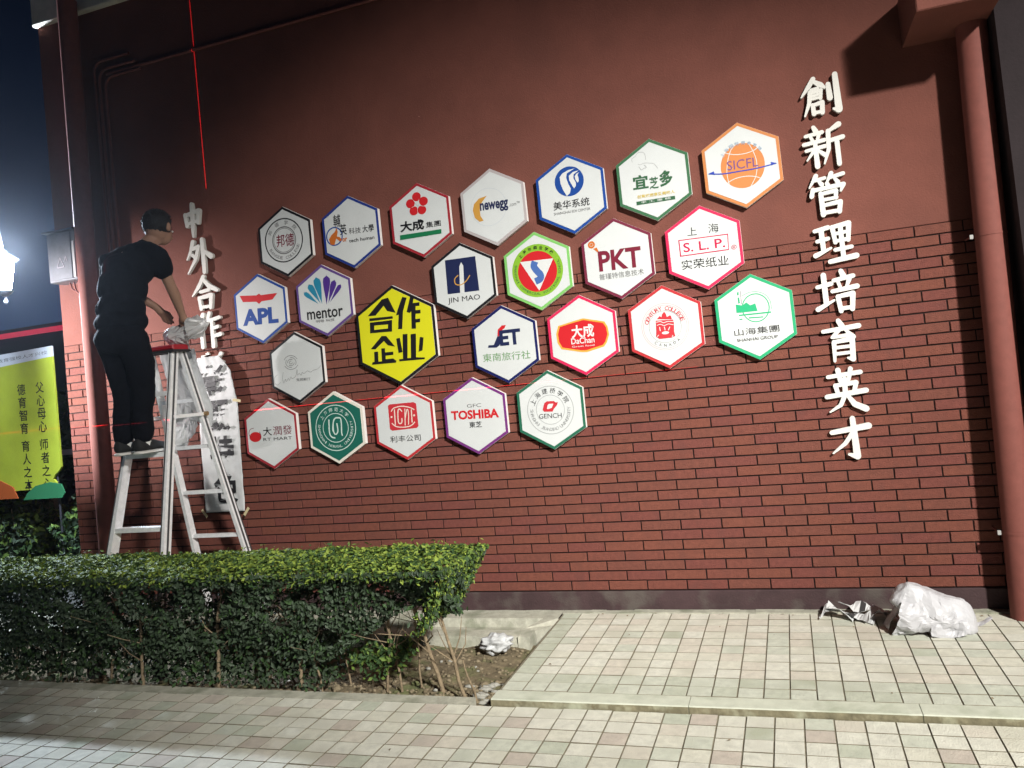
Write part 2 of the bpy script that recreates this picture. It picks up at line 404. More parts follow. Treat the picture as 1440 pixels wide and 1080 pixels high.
PRINTS = {
'jinshan': [
 ('r',-9.1,10.7,158.3,158.3,0.945,'black'),
 ('r',-6.1,10.3,98.9,98.9,0.93,'gray'),
 ('r',-6.1,10.3,86.8,86.8,0.96,'gray'),
 ('t','邦德',2.5,9.0,144.5,90.0,-4.5,'maroon',0.01),
 ('a','邦德学院',-9.1,10.7,125.5,-58,50,34.0,'gray',0,0),
 ('a','BANGDE COLLEGE',-9.1,10.7,125.5,-62,66,26.8,'gray',0,1),
],
'kaohsiung': [
 ('r',-131,-12.3,66.2,66.2,0.86,'blue'),
 ('p',[(-176,-25.8),(-153,1.2),(-125,17.2),(-108,45),(-102,13.7),(-111,-15.3),(-89,-23.8),(-74,-46),(-92,-54),(-118,-29.5),(-137,-72),(-168,-65)],'orange'),
 ('t','輔',-101,92,54.5,85.3,-3.8,'black',0.01),
 ('t','英',-57,24.4,54.2,75.1,-3.6,'black',0.012),
 ('t','科技',32.3,2.9,93.1,42.3,-5.8,'black',0),
 ('t','大學',135,1.9,89.3,49.5,-2.5,'black',0.01),
 ('t','or',-52,-48,38.2,25.0,-2.6,'orange',0.03),
 ('t','tech human',79,-63,195.5,23.8,-2.1,'black',0.012),
],
'dacheng': [
 ('r',-10.3,159,32.1,30.0,0,'red'),
 ('r',38.1,121,31.9,29.9,0,'red'),
 ('r',19.9,65,31.9,29.9,0,'red'),
 ('r',-38.8,68,32.1,30.1,0,'red'),
 ('r',-59,120,32.2,30.1,0,'red'),
 ('s',[(-10.9,102),(6.4,139)],2,'white'),
 ('s',[(-10.9,102),(48,83)],2,'white'),
 ('s',[(-10.9,102),(-11.8,44)],2,'white'),
 ('s',[(-10.9,102),(-52,92)],2,'white'),
 ('s',[(-10.9,102),(-36.3,141)],2,'white'),
 ('t','大成',-63,-29.0,176.9,72.8,-4.3,'black',0.035),
 ('t','集團',92,-42,108.0,39.4,-2.1,'black',0),
 ('p',[(-158,-79),(146,-85),(144,-113),(-160,-111)],'green'),
],
'apl': [
 ('p',[(-167,113),(-22.7,98),(1.3,108),(15.2,95),(154,93),(109,51),(17.9,50),(-6.6,33.8),(-27.6,52),(-142,64)],'red'),
 ('t','APL',-5.2,-55,302.9,117.6,-3.7,'blue',0.05),
],
'mentor': [
 ('p',[(-48,169),(-71,148),(-71,128),(-67,109),(-61,90),(-53,71),(-46,52),(-38.6,33.4),(-31.6,14.5),(-25.0,-4.4),(-18.6,-23.3),(-18.6,-23.3),(-18.0,-3.8),(-17.4,15.6),(-16.4,35.0),(-15.0,54),(-13.6,74),(-12.5,93),(-12.2,113),(-13.8,132),(-19.6,151),(-48,169)],'teal'),
 ('p',[(-111,127),(-123,105),(-117,90),(-108,76),(-97,63),(-86,50),(-75,36.8),(-64,23.9),(-53,10.9),(-43,-2.2),(-32.1,-15.3),(-32.1,-15.3),(-37.3,-0.1),(-42,15.1),(-47,30.4),(-52,46),(-56,61),(-61,77),(-66,92),(-73,107),(-83,120),(-111,127)],'teal'),
 ('p',[(-157,76),(-157,57),(-147,46),(-136,36.8),(-123,28.5),(-110,20.5),(-98,12.6),(-85,4.7),(-72,-3.3),(-59,-11.5),(-47,-19.7),(-47,-19.7),(-56,-8.8),(-66,2.1),(-75,13.2),(-84,24.4),(-93,35.7),(-102,47),(-112,58),(-122,68),(-135,76),(-157,76)],'teal'),
 ('p',[(37.9,169),(9.9,153),(4.9,133),(4.1,112),(5.2,91),(7.1,70),(9.4,49),(11.5,28.5),(13.4,7.7),(14.8,-13.1),(16.1,-33.8),(16.1,-33.8),(21.8,-14.0),(27.6,5.9),(33.7,25.7),(40,45),(47,65),(53,85),(59,105),(62,125),(61,146),(37.9,169)],'purple'),
 ('p',[(98,130),(72,122),(63,107),(58,92),(54,75),(50,59),(47,42),(43,25.9),(39.5,9.4),(35.6,-7.0),(31.5,-23.3),(31.5,-23.3),(41,-8.9),(50,5.5),(60,19.7),(70,33.8),(79,48),(89,62),(98,76),(106,91),(110,107),(98,130)],'purple'),
 ('p',[(143,93),(122,90),(111,80),(102,68),(93,56),(86,44),(78,30.9),(70,18.3),(62,5.8),(54,-6.6),(46,-18.9),(46,-18.9),(58,-8.8),(69,1.2),(81,11.1),(92,20.9),(104,30.6),(116,40),(127,51),(137,61),(146,73),(143,93)],'purple'),
 ('t','mentor',-4.0,-90,288.3,69.4,-2.0,'black',0.015),
 ('t','明导 科技',-6.4,-141,149.8,19.8,-2.0,'gray',0),
],
'yellow': [
 ('p',[(-203,151),(-83,252),(-34.5,258),(11.7,149),(-51,169),(-74,208),(-141,149)],'black'),
 ('p',[(-191,135),(-14.4,130),(-13.6,113),(-193,115)],'black'),
 ('p',[(-190,106),(-19.9,104),(-28.2,26.8),(-195,33.6)],'black'),
 ('p',[(-158,82),(-54,78),(-57,51),(-161,53)],'yellow'),
 ('p',[(30.2,171),(72,250),(104,240),(68,154),(49,36.0),(18.5,37.1),(33.0,134),(12.5,131)],'black'),
 ('p',[(94,145),(131,245),(157,239),(146,199),(195,198),(192,175),(164,176),(161,149),(197,148),(195,124),(158,125),(154,90),(189,89),(186,66),(154,66),(150,26.7),(119,28.0),(129,147),(117,136)],'black'),
 ('p',[(-202,-75),(-109,5.6),(-75,1.8),(-16.5,-77),(-69,-62),(-96,-29.8),(-166,-79)],'black'),
 ('p',[(-121,-78),(-94,-79),(-94,-108),(-33.4,-109),(-35.5,-130),(-94,-130),(-95,-154),(-38.2,-155),(-16.1,-174),(-21.3,-185),(-204,-181),(-198,-165),(-182,-164),(-177,-96),(-147,-97),(-152,-165),(-125,-165)],'black'),
 ('p',[(49,-0.1),(85,-1.8),(68,-164),(94,-165),(108,-6.8),(147,-6.4),(132,-165),(195,-172),(193,-183),(6.2,-179),(5.1,-164),(34.4,-165)],'black'),
 ('p',[(-1.5,-24.6),(25.6,-21.6),(36.6,-119),(5.6,-122)],'black'),
 ('p',[(174,-32.2),(200,-38.6),(184,-123),(155,-129)],'black'),
],
'jinmao': [
 ('p',[(-115,151),(100,147),(104,-79),(-120,-74)],'navy'),
 ('p',[(-31.5,-79),(-17.9,95),(-2.3,123),(10.2,97),(-0.0,-81)],'white'),
 ('s',[(-31.4,41),(-59,18.7),(-56,-14.7),(-19.3,-24.4),(20.8,-3.9),(50,29.7)],6,'gold'),
 ('t','JIN MAO',-9.2,-123,226.9,44.2,-1.4,'black',0),
],
'newegg': [
 ('r',-31.6,5.6,123.2,123.2,0.985,'pale'),
 ('p',[(-36.0,80),(-93,71),(-130,39.5),(-142,0.4),(-134,-48),(-103,-80),(-75,-77),(-93,-43),(-94,-1.5),(-77,40)],'gold'),
 ('t','newegg',5.6,0.6,193.6,71.2,-3.3,'navy',0.03),
 ('t','.com™',145,-3.0,71.3,25.1,-0.3,'gray',0),
],
'meihua': [
 ('r',-1.7,80,93.7,93.7,0,'blue'),
 ('p',[(41,154),(1.0,151),(-40,137),(-60,116),(-58,73),(-46,32.0),(-26.1,-9.9),(-4.7,5.7),(4.1,32.9),(-8.3,64),(-18.8,104),(-11.0,132)],'white'),
 ('p',[(66,137),(28.6,134),(-0.4,115),(-1.0,87),(14.8,50),(24.9,30.3),(38.8,46),(39.9,65),(27.0,96),(31.9,119)],'white'),
 ('p',[(67,126),(49,119),(36.2,104),(40,84),(50,62),(60,71),(60,95),(55,110)],'white'),
 ('t','美华系统',-3.0,-62,233.2,53.1,-1.3,'black',0.01),
 ('t','SHANGHAI EDI CENTER',-2.7,-110,236.0,16.1,-1.2,'gray',0),
],
'yiyi': [
 ('s',[(-114,127),(-115,148),(-92,160),(-75,178),(-43,175),(-32.6,154),(-32.8,128)],1.2,'gray'),
 ('s',[(-82,111),(-67,103),(-45,109),(-14.5,104),(15.5,93),(33.1,63)],1.2,'gray'),
 ('s',[(-78,94),(-65,71),(-49,78),(-32.6,81),(-46,99)],1.5,'gray'),
 ('t','宜',-78,-0.9,93.9,85.9,-3.6,'dgreen',0.03),
 ('t','芝',2.1,-20.2,54.2,72.5,-4.5,'dgreen',0.02),
 ('t','多',76,-4.5,79.8,95.3,1.1,'dgreen',0.04),
 ('t','创意烘焙享受美味人',5.4,-91,227.1,21.7,-2.2,'ochre',0.02),
 ('p',[(-115,-116),(117,-119),(117,-140),(-116,-138)],'dgreen'),
 ('t','手 工 蛋 糕',1.8,-127,180.9,13.4,-1.0,'white',0),
],
'sicfl': [
 ('r',4.3,-4.2,123.7,131.8,0,'oranget'),
 ('s',[(-80,-113),(-88,-37.7),(-74,44),(-47,103),(-8.8,133)],3.5,'white'),
 ('s',[(50,119),(74,59),(84,-5.7),(71,-77),(32.6,-138)],3.5,'white'),
 ('s',[(-90,89),(-35.9,68),(24.0,63),(75,72),(99,86)],4,'white'),
 ('s',[(-88,-88),(-41,-72),(19.8,-70),(68,-81),(97,-97)],4,'white'),
 ('t','SICFL',4.8,6.1,174.9,54.5,-3.6,'violet',0),
 ('s',[(-191,-18.2),(-113,-32.2),(-11.5,-34.5),(83,-34.4),(190,-25.2)],6,'royal'),
 ('p',[(-193,-17.7),(-161,-7.5),(-156,-30.8)],'royal'),
 ('p',[(192,-25.5),(160,-11.8),(163,-33.1)],'royal'),
 ('a','上海国际商务学院',4.3,-4.2,132.7,-52,52,23.4,'sky',0,0),
],
'vs': [
 ('r',-1.7,2.8,168.4,168.4,0,'lime'),
 ('r',-2.3,-2.1,129.6,129.6,0,'red'),
 ('p',[(-111,72),(110,65),(-2.3,-126)],'white'),
 ('s',[(-11.2,62),(-22.2,33.6),(-4.6,0.7),(16.1,-27.4),(10.8,-52),(-22.2,-65)],38,'steel'),
 ('a','上海市商业学校',-1.7,2.8,146.6,-45,45,25.1,'black',0.02,0),
 ('a','SHANGHAI COMMERCIAL VOCATIONAL SCHOOL',-1.7,2.8,146.6,-108,108,19.1,'dgreen',0,1),
],
'pkt': [
 ('r',-153,108,22.6,22.6,0.5,'orange'),
 ('r',-153,108,9.0,9.0,0,'orange'),
 ('p',[(-144,82),(-121,87),(-104,40)],'orange'),
 ('t','PKT',13.1,-4.9,264.9,125.4,-2.3,'maroon',0.03),
 ('t','普瑾特信息技术',12.9,-100,276.3,37.0,-0.6,'gray',0),
],
'slp': [
 ('t','上',-58,105,55.4,48.9,-4.9,'black',0),
 ('t','海',67,105,59.1,54.1,-3.5,'black',0),
 ('p',[(-143,65),(146,59),(141,-36.9),(-143,-35.1)],'crimson'),
 ('p',[(-137,59),(140,53),(137,-30.6),(-136,-29.3)],'white'),
 ('t','S. L. P.',2.1,12.4,241.4,56.2,-1.6,'crimson',0.015),
 ('t','实荣纸业',-2.7,-91,271.9,58.1,-3.2,'black',0),
 ('t','®',171,-24.4,30.5,27.8,-1.5,'crimson',0),
],
'christine': [
 ('s',[(9.3,16.2),(-7.2,-0.7),(-31.4,-9.6),(-58,-8.9),(-83,1.4),(-99,19.3)],2.4,'charcoal'),
 ('s',[(-99,61),(-83,78),(-58,87),(-31.4,86),(-7.2,75),(9.3,57)],2.4,'charcoal'),
 ('s',[(-41,3.5),(-60,6.2),(-76,15.5),(-86,29.4),(-87,45),(-80,60)],2.4,'charcoal'),
 ('s',[(-49,73),(-29.6,71),(-13.6,61),(-4.0,47),(-2.7,31.7),(-9.9,17.3)],2.4,'charcoal'),
 ('s',[(-17.6,35.6),(-21.4,26.2),(-30.0,19.2),(-42,16.1),(-54,17.5),(-64,23.2)],2.4,'charcoal'),
 ('s',[(-72,37.3),(-71,47),(-64,55),(-53,60),(-41,60),(-29.2,56)],2.4,'charcoal'),
 ('s',[(-32.4,37.1),(-34.1,32.8),(-38.0,29.6),(-43,28.2),(-49,28.8),(-54,31.4),(-57,35.4),(-57,40),(-55,44),(-51,47),(-46,49),(-40,48)],2.4,'charcoal'),
 ('s',[(-166,-38.5),(-191,-56),(-195,-90),(-174,-110),(-143,-93)],1.4,'gray'),
 ('s',[(-115,-23.7),(-125,-62),(-118,-102),(-103,-74),(-96,-92),(-77,-72),(-70,-87),(-56,-64),(-46,-75),(-24.7,-68),(-8.3,-49),(1.0,-15.4),(-0.4,-55),(14.8,-46),(30.7,-58),(41,-38.9),(54,-50),(84,-33.4),(106,-45),(135,-33.5),(170,-27.2),(197,-5.6)],1.6,'gray'),
 ('t','克莉斯汀',45,-90,114.3,20.5,-3.5,'gray',0),
],
'jet': [
 ('p',[(-45,56),(-10.3,57),(-36.2,-2.6),(-58,-15.2),(-118,-9.9),(-112,5.6),(-75,3.9)],'navy'),
 ('p',[(-45,56),(-37.7,98),(-6.8,123),(21.1,122),(9.3,103),(-6.3,94),(-13.5,61)],'red'),
 ('t','ET',40,41,142.9,100.5,-1.8,'navy',0.04),
 ('t','東南旅行社',2.3,-78,323.7,52.6,-3.5,'green2',0),
],
'dachan': [
 ('p',[(-168,23.6),(-151,72),(-44,93),(13.9,103),(146,68),(163,35.8),(168,-14.5),(149,-62),(130,-85),(19.7,-109),(-19.8,-105),(-143,-75),(-165,-33.1)],'orangeb'),
 ('p',[(-156,22.3),(-140,65),(-39.7,84),(15.0,92),(136,60),(153,31.4),(157,-13.2),(140,-55),(122,-75),(15.3,-97),(-18.6,-94),(-135,-65),(-153,-29.9)],'red'),
 ('t','大成',3.3,23.1,144.6,83.0,-2.1,'white',0.03),
 ('t','DaChan',-1.2,-34.3,148.0,37.6,-2.0,'white',0.015),
 ('t','Great food',-1.8,-68,142.3,11.1,-1.7,'white',0),
],
'century': [
 ('r',-3.6,1.1,141.6,141.6,0.985,'pink'),
 ('r',-3.6,1.1,131.0,131.0,0.985,'pink'),
 ('r',-3.6,1.1,96.7,96.7,0.985,'gray'),
 ('a','CENTURY COLLEGE',-3.6,1.1,111.7,-72,72,29.5,'redp',0.01,0),
 ('a','CANADA',-3.6,1.1,111.7,-35,40,20.9,'charcoal',0,1),
 ('p',[(-48,52),(-29.6,69),(-18.6,60),(-14.5,77),(-1.0,92),(9.2,76),(11.8,57),(31.8,66),(38.3,61),(41,41)],'redp'),
 ('p',[(-55,43),(48,38.1),(51,20.9),(47,-35.8),(51,-60),(31.6,-68),(-44,-69),(-64,-52),(-59,-23.8)],'redp'),
 ('s',[(-53,33.2),(-28.5,35.2),(-10.4,25.8),(13.7,30.2),(49,26.0)],4,'white'),
 ('s',[(-52,13.9),(-30.2,18.6),(-7.5,8.7),(16.9,15.4),(47,7.2)],4,'white'),
 ('s',[(-36.7,2.5),(-34.5,-21.7)],5,'white'),
 ('s',[(-8.3,1.6),(-5.9,-20.2)],5,'white'),
 ('s',[(24.5,-2.2),(12.9,-22.4)],5,'white'),
 ('r',-5.1,-35.6,21.7,8.8,0,'white'),
 ('s',[(-46,-44),(-57,-55)],4,'white'),
 ('s',[(37.9,-54),(31.9,-65)],4,'white'),
],
'shanhai': [
 ('r',8.9,51,77.4,84.0,0.93,'green3'),
 ('s',[(-60,130),(-19.5,144),(23.7,144),(69,121),(93,80),(95,35.0)],2,'green3'),
 ('p',[(-99,84),(-63,74),(-39.8,89),(-20.2,69),(9.3,77),(17.5,32.1),(-101,34.1)],'green3'),
 ('p',[(-88,22.4),(91,19.5),(91,11.6),(-89,14.9)],'green3'),
 ('p',[(-34.8,0.8),(46,-3.9),(45,-9.8),(-35.5,-5.6)],'green3'),
 ('p',[(-88,-2.8),(-71,-2.3),(-72,-8.8),(-89,-7.8)],'green3'),
 ('s',[(-80,154),(-81,137)],7,'green3'),
 ('s',[(-80,122),(-79,89)],7,'green3'),
 ('s',[(-65,161),(-66,83)],1.5,'gray'),
 ('t','山海集團',-0.1,-80,251.0,39.8,-0.3,'charcoal',0),
 ('t','SHANHAI GROUP',-1.3,-127,227.3,17.9,-0.7,'charcoal',0),
],
'rtmart': [
 ('r',-135,-13.3,50.9,36.1,0,'red'),
 ('s',[(-143,51),(-174,44),(-188,15.4),(-179,-10.2)],4,'maroon'),
 ('s',[(-96,21.2),(-87,-6.8),(-95,-31.1)],5,'maroon'),
 ('t','大',-29.7,18.9,73.5,62.0,-0.3,'black',0.01),
 ('t','潤發',98,18.1,159.0,64.0,-1.6,'maroon',0),
 ('t','RT MART',51,-39.0,241.1,20.7,-1.7,'charcoal',0),
],
'shnu': [
 ('r',-4.5,-1.4,160.1,160.1,0.965,'mint'),
 ('r',-4.5,-1.4,102.0,102.0,0.955,'mint'),
 ('s',[(-52,60),(-56,-30.4),(-42,-62),(-13.7,-71)],8,'mint'),
 ('s',[(-11.3,-49),(-22.9,-22.7),(-19.9,32.5),(-5.2,62),(18.5,67),(43,53),(40,-37.4),(45,-60)],8,'mint'),
 ('s',[(8.7,30.3),(11.4,-25.2),(-5.5,-49)],8,'mint'),
 ('s',[(-22.2,27.7),(-28.1,-17.3),(-15.7,-35.8)],6,'mint'),
 ('a','上海师范大学',-4.5,-1.4,128.0,-52,48,29.1,'mint',0.01,0),
 ('a','SHANGHAI NORMAL UNIVERSITY',-4.5,-1.4,129.6,-100,105,23.1,'mint',0,1),
],
'lifeng': [
 ('p',[(-109,122),(-95,130),(85,130),(102,119),(104,-32.1),(90,-43),(-92,-49),(-110,-38.1)],'redp'),
 ('s',[(-89,81),(-65,103),(-3.9,110),(54,96),(85,79)],6,'cream'),
 ('s',[(-92,2.3),(-62,-22.1),(-8.1,-31.0),(47,-25.4),(81,-1.3)],6,'cream'),
 ('s',[(-63,93),(-67,-14.3)],7,'cream'),
 ('s',[(-7.7,74),(-22.1,92),(-36.9,81),(-42,8.3),(-27.1,-5.1),(-15.0,6.2),(-13.5,30.5)],7,'cream'),
 ('s',[(15.9,92),(6.6,-19.9)],6,'cream'),
 ('s',[(11.8,28.5),(31.5,86),(39.6,60),(31.3,-16.9)],6,'cream'),
 ('s',[(63,83),(60,-4.5)],7,'cream'),
 ('r',-89,44,7.1,7.1,0,'cream'),
 ('r',80,42,7.0,7.0,0,'cream'),
 ('t','利丰公司',-0.8,-107,227.5,42.8,-0.4,'charcoal',0),
],
'toshiba': [
 ('t','GFC',-1.4,67,100.0,23.2,-1.5,'gray',0),
 ('t','TOSHIBA',-1.6,9.7,334.1,60.3,-2.6,'red',0.04),
 ('t','東芝',-3.4,-57,87.4,39.4,-1.3,'black',0.012),
],
'gench': [
 ('r',-2.4,-0.3,152.9,152.9,0.975,'gray2'),
 ('r',-2.2,2.1,93.7,93.7,0.97,'gray2'),
 ('p',[(-18.9,56),(28.3,54),(34.8,45),(52,45),(43,24.7),(23.3,7.2),(11.4,-11.0),(-43,-8.9),(-53,3.9),(-37.6,46)],'redp'),
 ('p',[(-8.3,38.6),(21.7,38.5),(9.0,13.2),(-16.8,5.7),(-24.0,8.7),(-16.5,32.1)],'white'),
 ('t','GENCH',-6.2,-37.1,148.5,29.6,-1.8,'charcoal',0),
 ('a','上海建桥学院',-2.4,-0.3,122.9,-62,62,37.3,'black',0,0),
 ('a','SHANGHAI JIANQIAO UNIVERSITY',-2.4,-0.3,121.9,-92,92,24.9,'gray2',0,1),
],
}

# ================================================================== the building
BW, BH = 0.24, 0.06
WX0, WX1, WTOP = -6.28, 0.31, 5.6
BZ0, NROW = 0.12, 33
ZT = BZ0 + NROW * BH
bld = empty('school_building', (0, 0, 0), 'red building end wall, brick below and smooth paint above, with the signs on it', 'building')
w = MB(); w.box((WX0, 0.008, 0.0), (WX1, 4.0, ZT - .002), MORTAR); w.build('mortar_backing', bld)
w = MB(); w.bevbox((WX0, 0.005, ZT), (WX1, 4.0, WTOP), .003, STUCCO)
w.box((-6.30, 4.0, 0), (3.2, 4.2, WTOP), STUCCO)
w.build('upper_wall', bld)
w = MB(); w.bevbox((WX0 - .012, -0.012, -.10), (WX1, .006, BZ0 - .004), .004, PLINTH); w.build('plinth', bld)
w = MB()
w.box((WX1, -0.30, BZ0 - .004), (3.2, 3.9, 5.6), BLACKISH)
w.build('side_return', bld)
w = MB(); w.box((WX1 - .012, -0.312, -.10), (3.2, -0.0125, BZ0 - .006), PLINTH); w.build('plinth', bld)
w = MB(); w.bevbox((-0.07, -0.50, 3.09), (WX1 - .003, 0.0045, 3.34), .006, STUCCO); w.build('lintel', bld)
w = MB(); w.bevbox((WX0 - .01, -0.045, 4.69), (WX1 - .003, .004, 5.25), .01, WHITE_BAND)
w.bevbox((WX0 - .09, -0.10, 5.25), (WX1 - .003, .003, 5.6), .01, WHITE_BAND); w.build('cornice', bld)
w = MB(); w.tube([(-5.60, -.012, 4.16), (-3.2, -.012, 4.162), (0.2, -.012, 4.158)], .012, PIPE, 8); w.build('wall_groove_trim', bld)

# bricks: the 300 that show largest are single pieces
def brick_mesh(L, m, k):
    b = MB(); j = .0040
    b.bevbox((j, 0.0, j), (L - j, .010, BH - j), .0016, m)
    me = bpy.data.meshes.new('brick'); me.from_pydata(b.v, [], b.f)
    for q in b.mats: me.materials.append(q)
    return me
full = [brick_mesh(BW, m, 0) for m in BRICKS]
cells = []
for r in range(NROW):
    off = 0.0 if r % 2 else 0.5
    c = math.floor(WX0 / BW) - 1
    while (c + off) * BW < WX1:
        x0 = (c + off) * BW; x1 = x0 + BW
        x0c, x1c = max(x0, WX0), min(x1, WX1)
        c += 1
        if x1c - x0c < .02: continue
        z = BZ0 + r * BH
        p = proj(((x0c + x1c) / 2, 0, z + BH / 2))
        area = 0
        if p and -10 < p[0] < 1450 and -10 < p[1] < 1090:
            area = (x1c - x0c) / p[2] ** 2
            if x1c > 0.12: area = 0
        cells.append((area, x0c, x1c, z, x1c - x0c > BW - 1e-4, r))
cells.sort(key=lambda t: -t[0])
rest = MB()
for i, (a, x0, x1, z, isfull, r) in enumerate(cells):
    jy = random.uniform(-.0012, .0012); jz = random.uniform(-.0007, .0007)
    if i < 300 and isfull:
        obj('brick', random.choice(full), bld, (x0, jy, z + jz))
    else:
        j = .0040
        rest.bevbox((x0 + j, jy, z + j + jz), (x1 - j, jy + .010, z + BH - j + jz), .0016, random.choice(BRICKS))
o = rest.build('brickwork', bld); o['kind'] = 'stuff'

# ------------------------------------------------------------------ ground
def structure(name, mb, parent=None):
    o = mb.build(name, parent)
    if parent is None: o['kind'] = 'structure'
    return o
w = MB(); w.box((-150, -60, -.30), (60, 160, -.16), ASPH); structure('ground', w)
PX0, PX1 = -2.335, 3.0
TP = 0.1107
RISER = mat('dirty_riser', (.20, .18, .115), .95, var=.35, vscale=14, bump=.5, stain=(.36, .37, .27), sscale=7)
# raised pavement in front of the wall
rp = MB()
rp.bevbox((PX0, -1.252, -.16), (PX1, -.062, -.006), .002, GROUT)
rp_o = structure('raised_pavement', rp)
w = MB()
xs = [PX0 + i * .92 for i in range(7)]
for i in range(6):
    a = xs[i] + .0015; b = xs[i + 1] - .0015
    v = [(a, -1.362, -.16), (b, -1.362, -.16), (b, -1.254, -.16), (a, -1.254, -.16), (a, -1.362, -.003), (b, -1.362, -.003), (b, -1.254, .0), (a, -1.254, .0), (a, -1.356, .001), (b, -1.356, .001)]
    w.add(v, [(4, 5, 9, 8), (8, 9, 6, 7), (1, 2, 6, 9, 5), (3, 0, 4, 8, 7), (2, 3, 7, 6)], CURB)
    w.add(v, [(0, 1, 5, 4)], RISER)
w.build('curb_edge', rp_o)
w = MB()
random.seed(3)
n = 60
for i in range(n):
    a = PX0 - .0 + (PX1 - PX0) * i / n; b = PX0 + (PX1 - PX0) * (i + 1) / n
    z = random.uniform(.002, .008); f = -.066 - random.uniform(0, .012)
    w.box((a, f, -.1), (b, -.0125, z), CONC)
w.build('mortar_strip', rp_o)

def tile_mesh(a, b, m, h=.035):
    t = MB(); c = .0008
    v = [(0, 0, -h), (a, 0, -h), (a, b, -h), (0, b, -h), (0, 0, -c), (a, 0, -c), (a, b, -c), (0, b, -c), (c, c, 0), (a - c, c, 0), (a - c, b - c, 0), (c, b - c, 0)]
    t.add(v, [(8, 9, 10, 11)], m)
    k_ = len(t.v); t.add(v, [(0, 1, 5, 4), (1, 2, 6, 5), (2, 3, 7, 6), (3, 0, 4, 7), (4, 5, 9, 8), (5, 6, 10, 9), (6, 7, 11, 10), (7, 4, 8, 11)], GROUT)
    me = bpy.data.meshes.new('tile'); me.from_pydata(t.v, [], t.f); me.materials.append(m); me.materials.append(GROUT)
    me.polygons.foreach_set('material_index', t.m)
    return me, t
def pave(parent, x0, y0, nx, ny, px, py, z, pick, cull=None):
    gx, gy = .0050, .0045
    meshes = [tile_mesh(px - gx, py - gy, m)[0] for m in TILES]
    sheet = [tile_mesh(px - gx, py - gy, m)[1] for m in TILES]
    cs = []
    for i in range(nx):
        for j in range(ny):
            x = x0 + i * px; y = y0 - (j + 1) * py
            if cull and cull(x, y): continue
            p = proj((x + px / 2, y + py / 2, z)); a = 0
            if p and -20 < p[0] < 1460 and p[1] < 1095:
                d = (Vector((x, y, z)) - CAM_P); a = abs(d.z) / d.length ** 3
            cs.append((a, x, y, i, j))
    cs.sort(key=lambda t: -t[0])
    st = MB()
    for k, (a, x, y, i, j) in enumerate(cs):
        mi = pick(i, j); zz = z + random.uniform(-.0016, .0010)
        r = random.uniform(-.006, .006)
        if k < 300:
            obj('tile', meshes[mi], parent, (x + gx / 2, y + gy / 2, zz), (random.uniform(-.008, .008), random.uniform(-.008, .008), r))
        else:
            vv_ = [(q[0] + x + gx / 2, q[1] + y + gy / 2, q[2] + zz) for q in sheet[mi].v]
            st.add(vv_, [sheet[mi].f[0]], TILES[mi]); st.add(vv_, sheet[mi].f[1:], GROUT)
    if st.v:
        o = st.build('tiles', parent); o['kind'] = 'stuff'
random.seed(11)
def pick_raised(i, j):
    if j >= 9: return random.choice((3, 3, 4))
    if i < 1: return 4
    if i in (4, 6, 11, 13, 17, 19, 22) and j in (3, 5): return random.choice((3, 4))
    if (i + j) % 5 == 1 and j == 4: return 2
    return random.choice((0, 0, 0, 0, 1, 1, 2, 2, 2, 3)) if j < 6 else random.choice((0, 0, 1, 1, 1, 2))
pave(rp_o, PX0 + .012, -.066, 26, 11, TP, .1075, -.001, pick_raised)
# lower pavement
w = MB(); w.box((-9.0, -6.5, -.16), (3.0, -1.363, -.034), GROUT); lp_o = structure('pavement', w)
w = MB()
for i in range(8):
    a = -9.0 + i * .82; b = a + .817
    if b > PX0: b = PX0 - .004
    if a < b: w.box((a, -1.3625, -.15), (b, -1.285, -.026), CONC)
w.build('bed_edging', lp_o)
def pick_low(i, j):
    q = random.random()
    if (i * 7 + j * 5) % 11 == 0: return 5
    if (i * 3 + j * 4) % 13 == 0: return 4
    return 1 if q < .5 else 0 if q < .8 else 3 if q < .9 else 2
pave(lp_o, -9.0 + .006, -1.366, 104, 22, .1150, .1060, -.029, pick_low)

# soil bed behind the edging
def height_sheet(name, x0, x1, y0, y1, nx, ny, fz, m):
    b = MB(); v = []; f = []
    for i in range(nx + 1):
        for j in range(ny + 1):
            x = x0 + (x1 - x0) * i / nx; y = y0 + (y1 - y0) * j / ny
            v.append((x, y, fz(x, y)))
    for i in range(nx):
        for j in range(ny):
            a = i * (ny + 1) + j
            f.append((a, a + ny + 1, a + ny + 2, a + 1))
    b.add(v, f, m, True)
    o = b.build(name); o['kind'] = 'structure'
    return o
def soil(x, y):
    z = -.074 + .026 * noise.noise(Vector((x * 3, y * 3, 0))) + .014 * noise.noise(Vector((x * 11, y * 11, 3))) + .007 * noise.noise(Vector((x * 34, y * 34, 7)))
    z += .03 * math.exp(-((x + 2.75) ** 2 + (y + .98) ** 2) / .05) - .03 * math.exp(-((x + 2.36) ** 2) / .01)
    return z
height_sheet('soil', -9.0, PX0 + .02, -1.30, -.40, 420, 70, soil, SOIL)
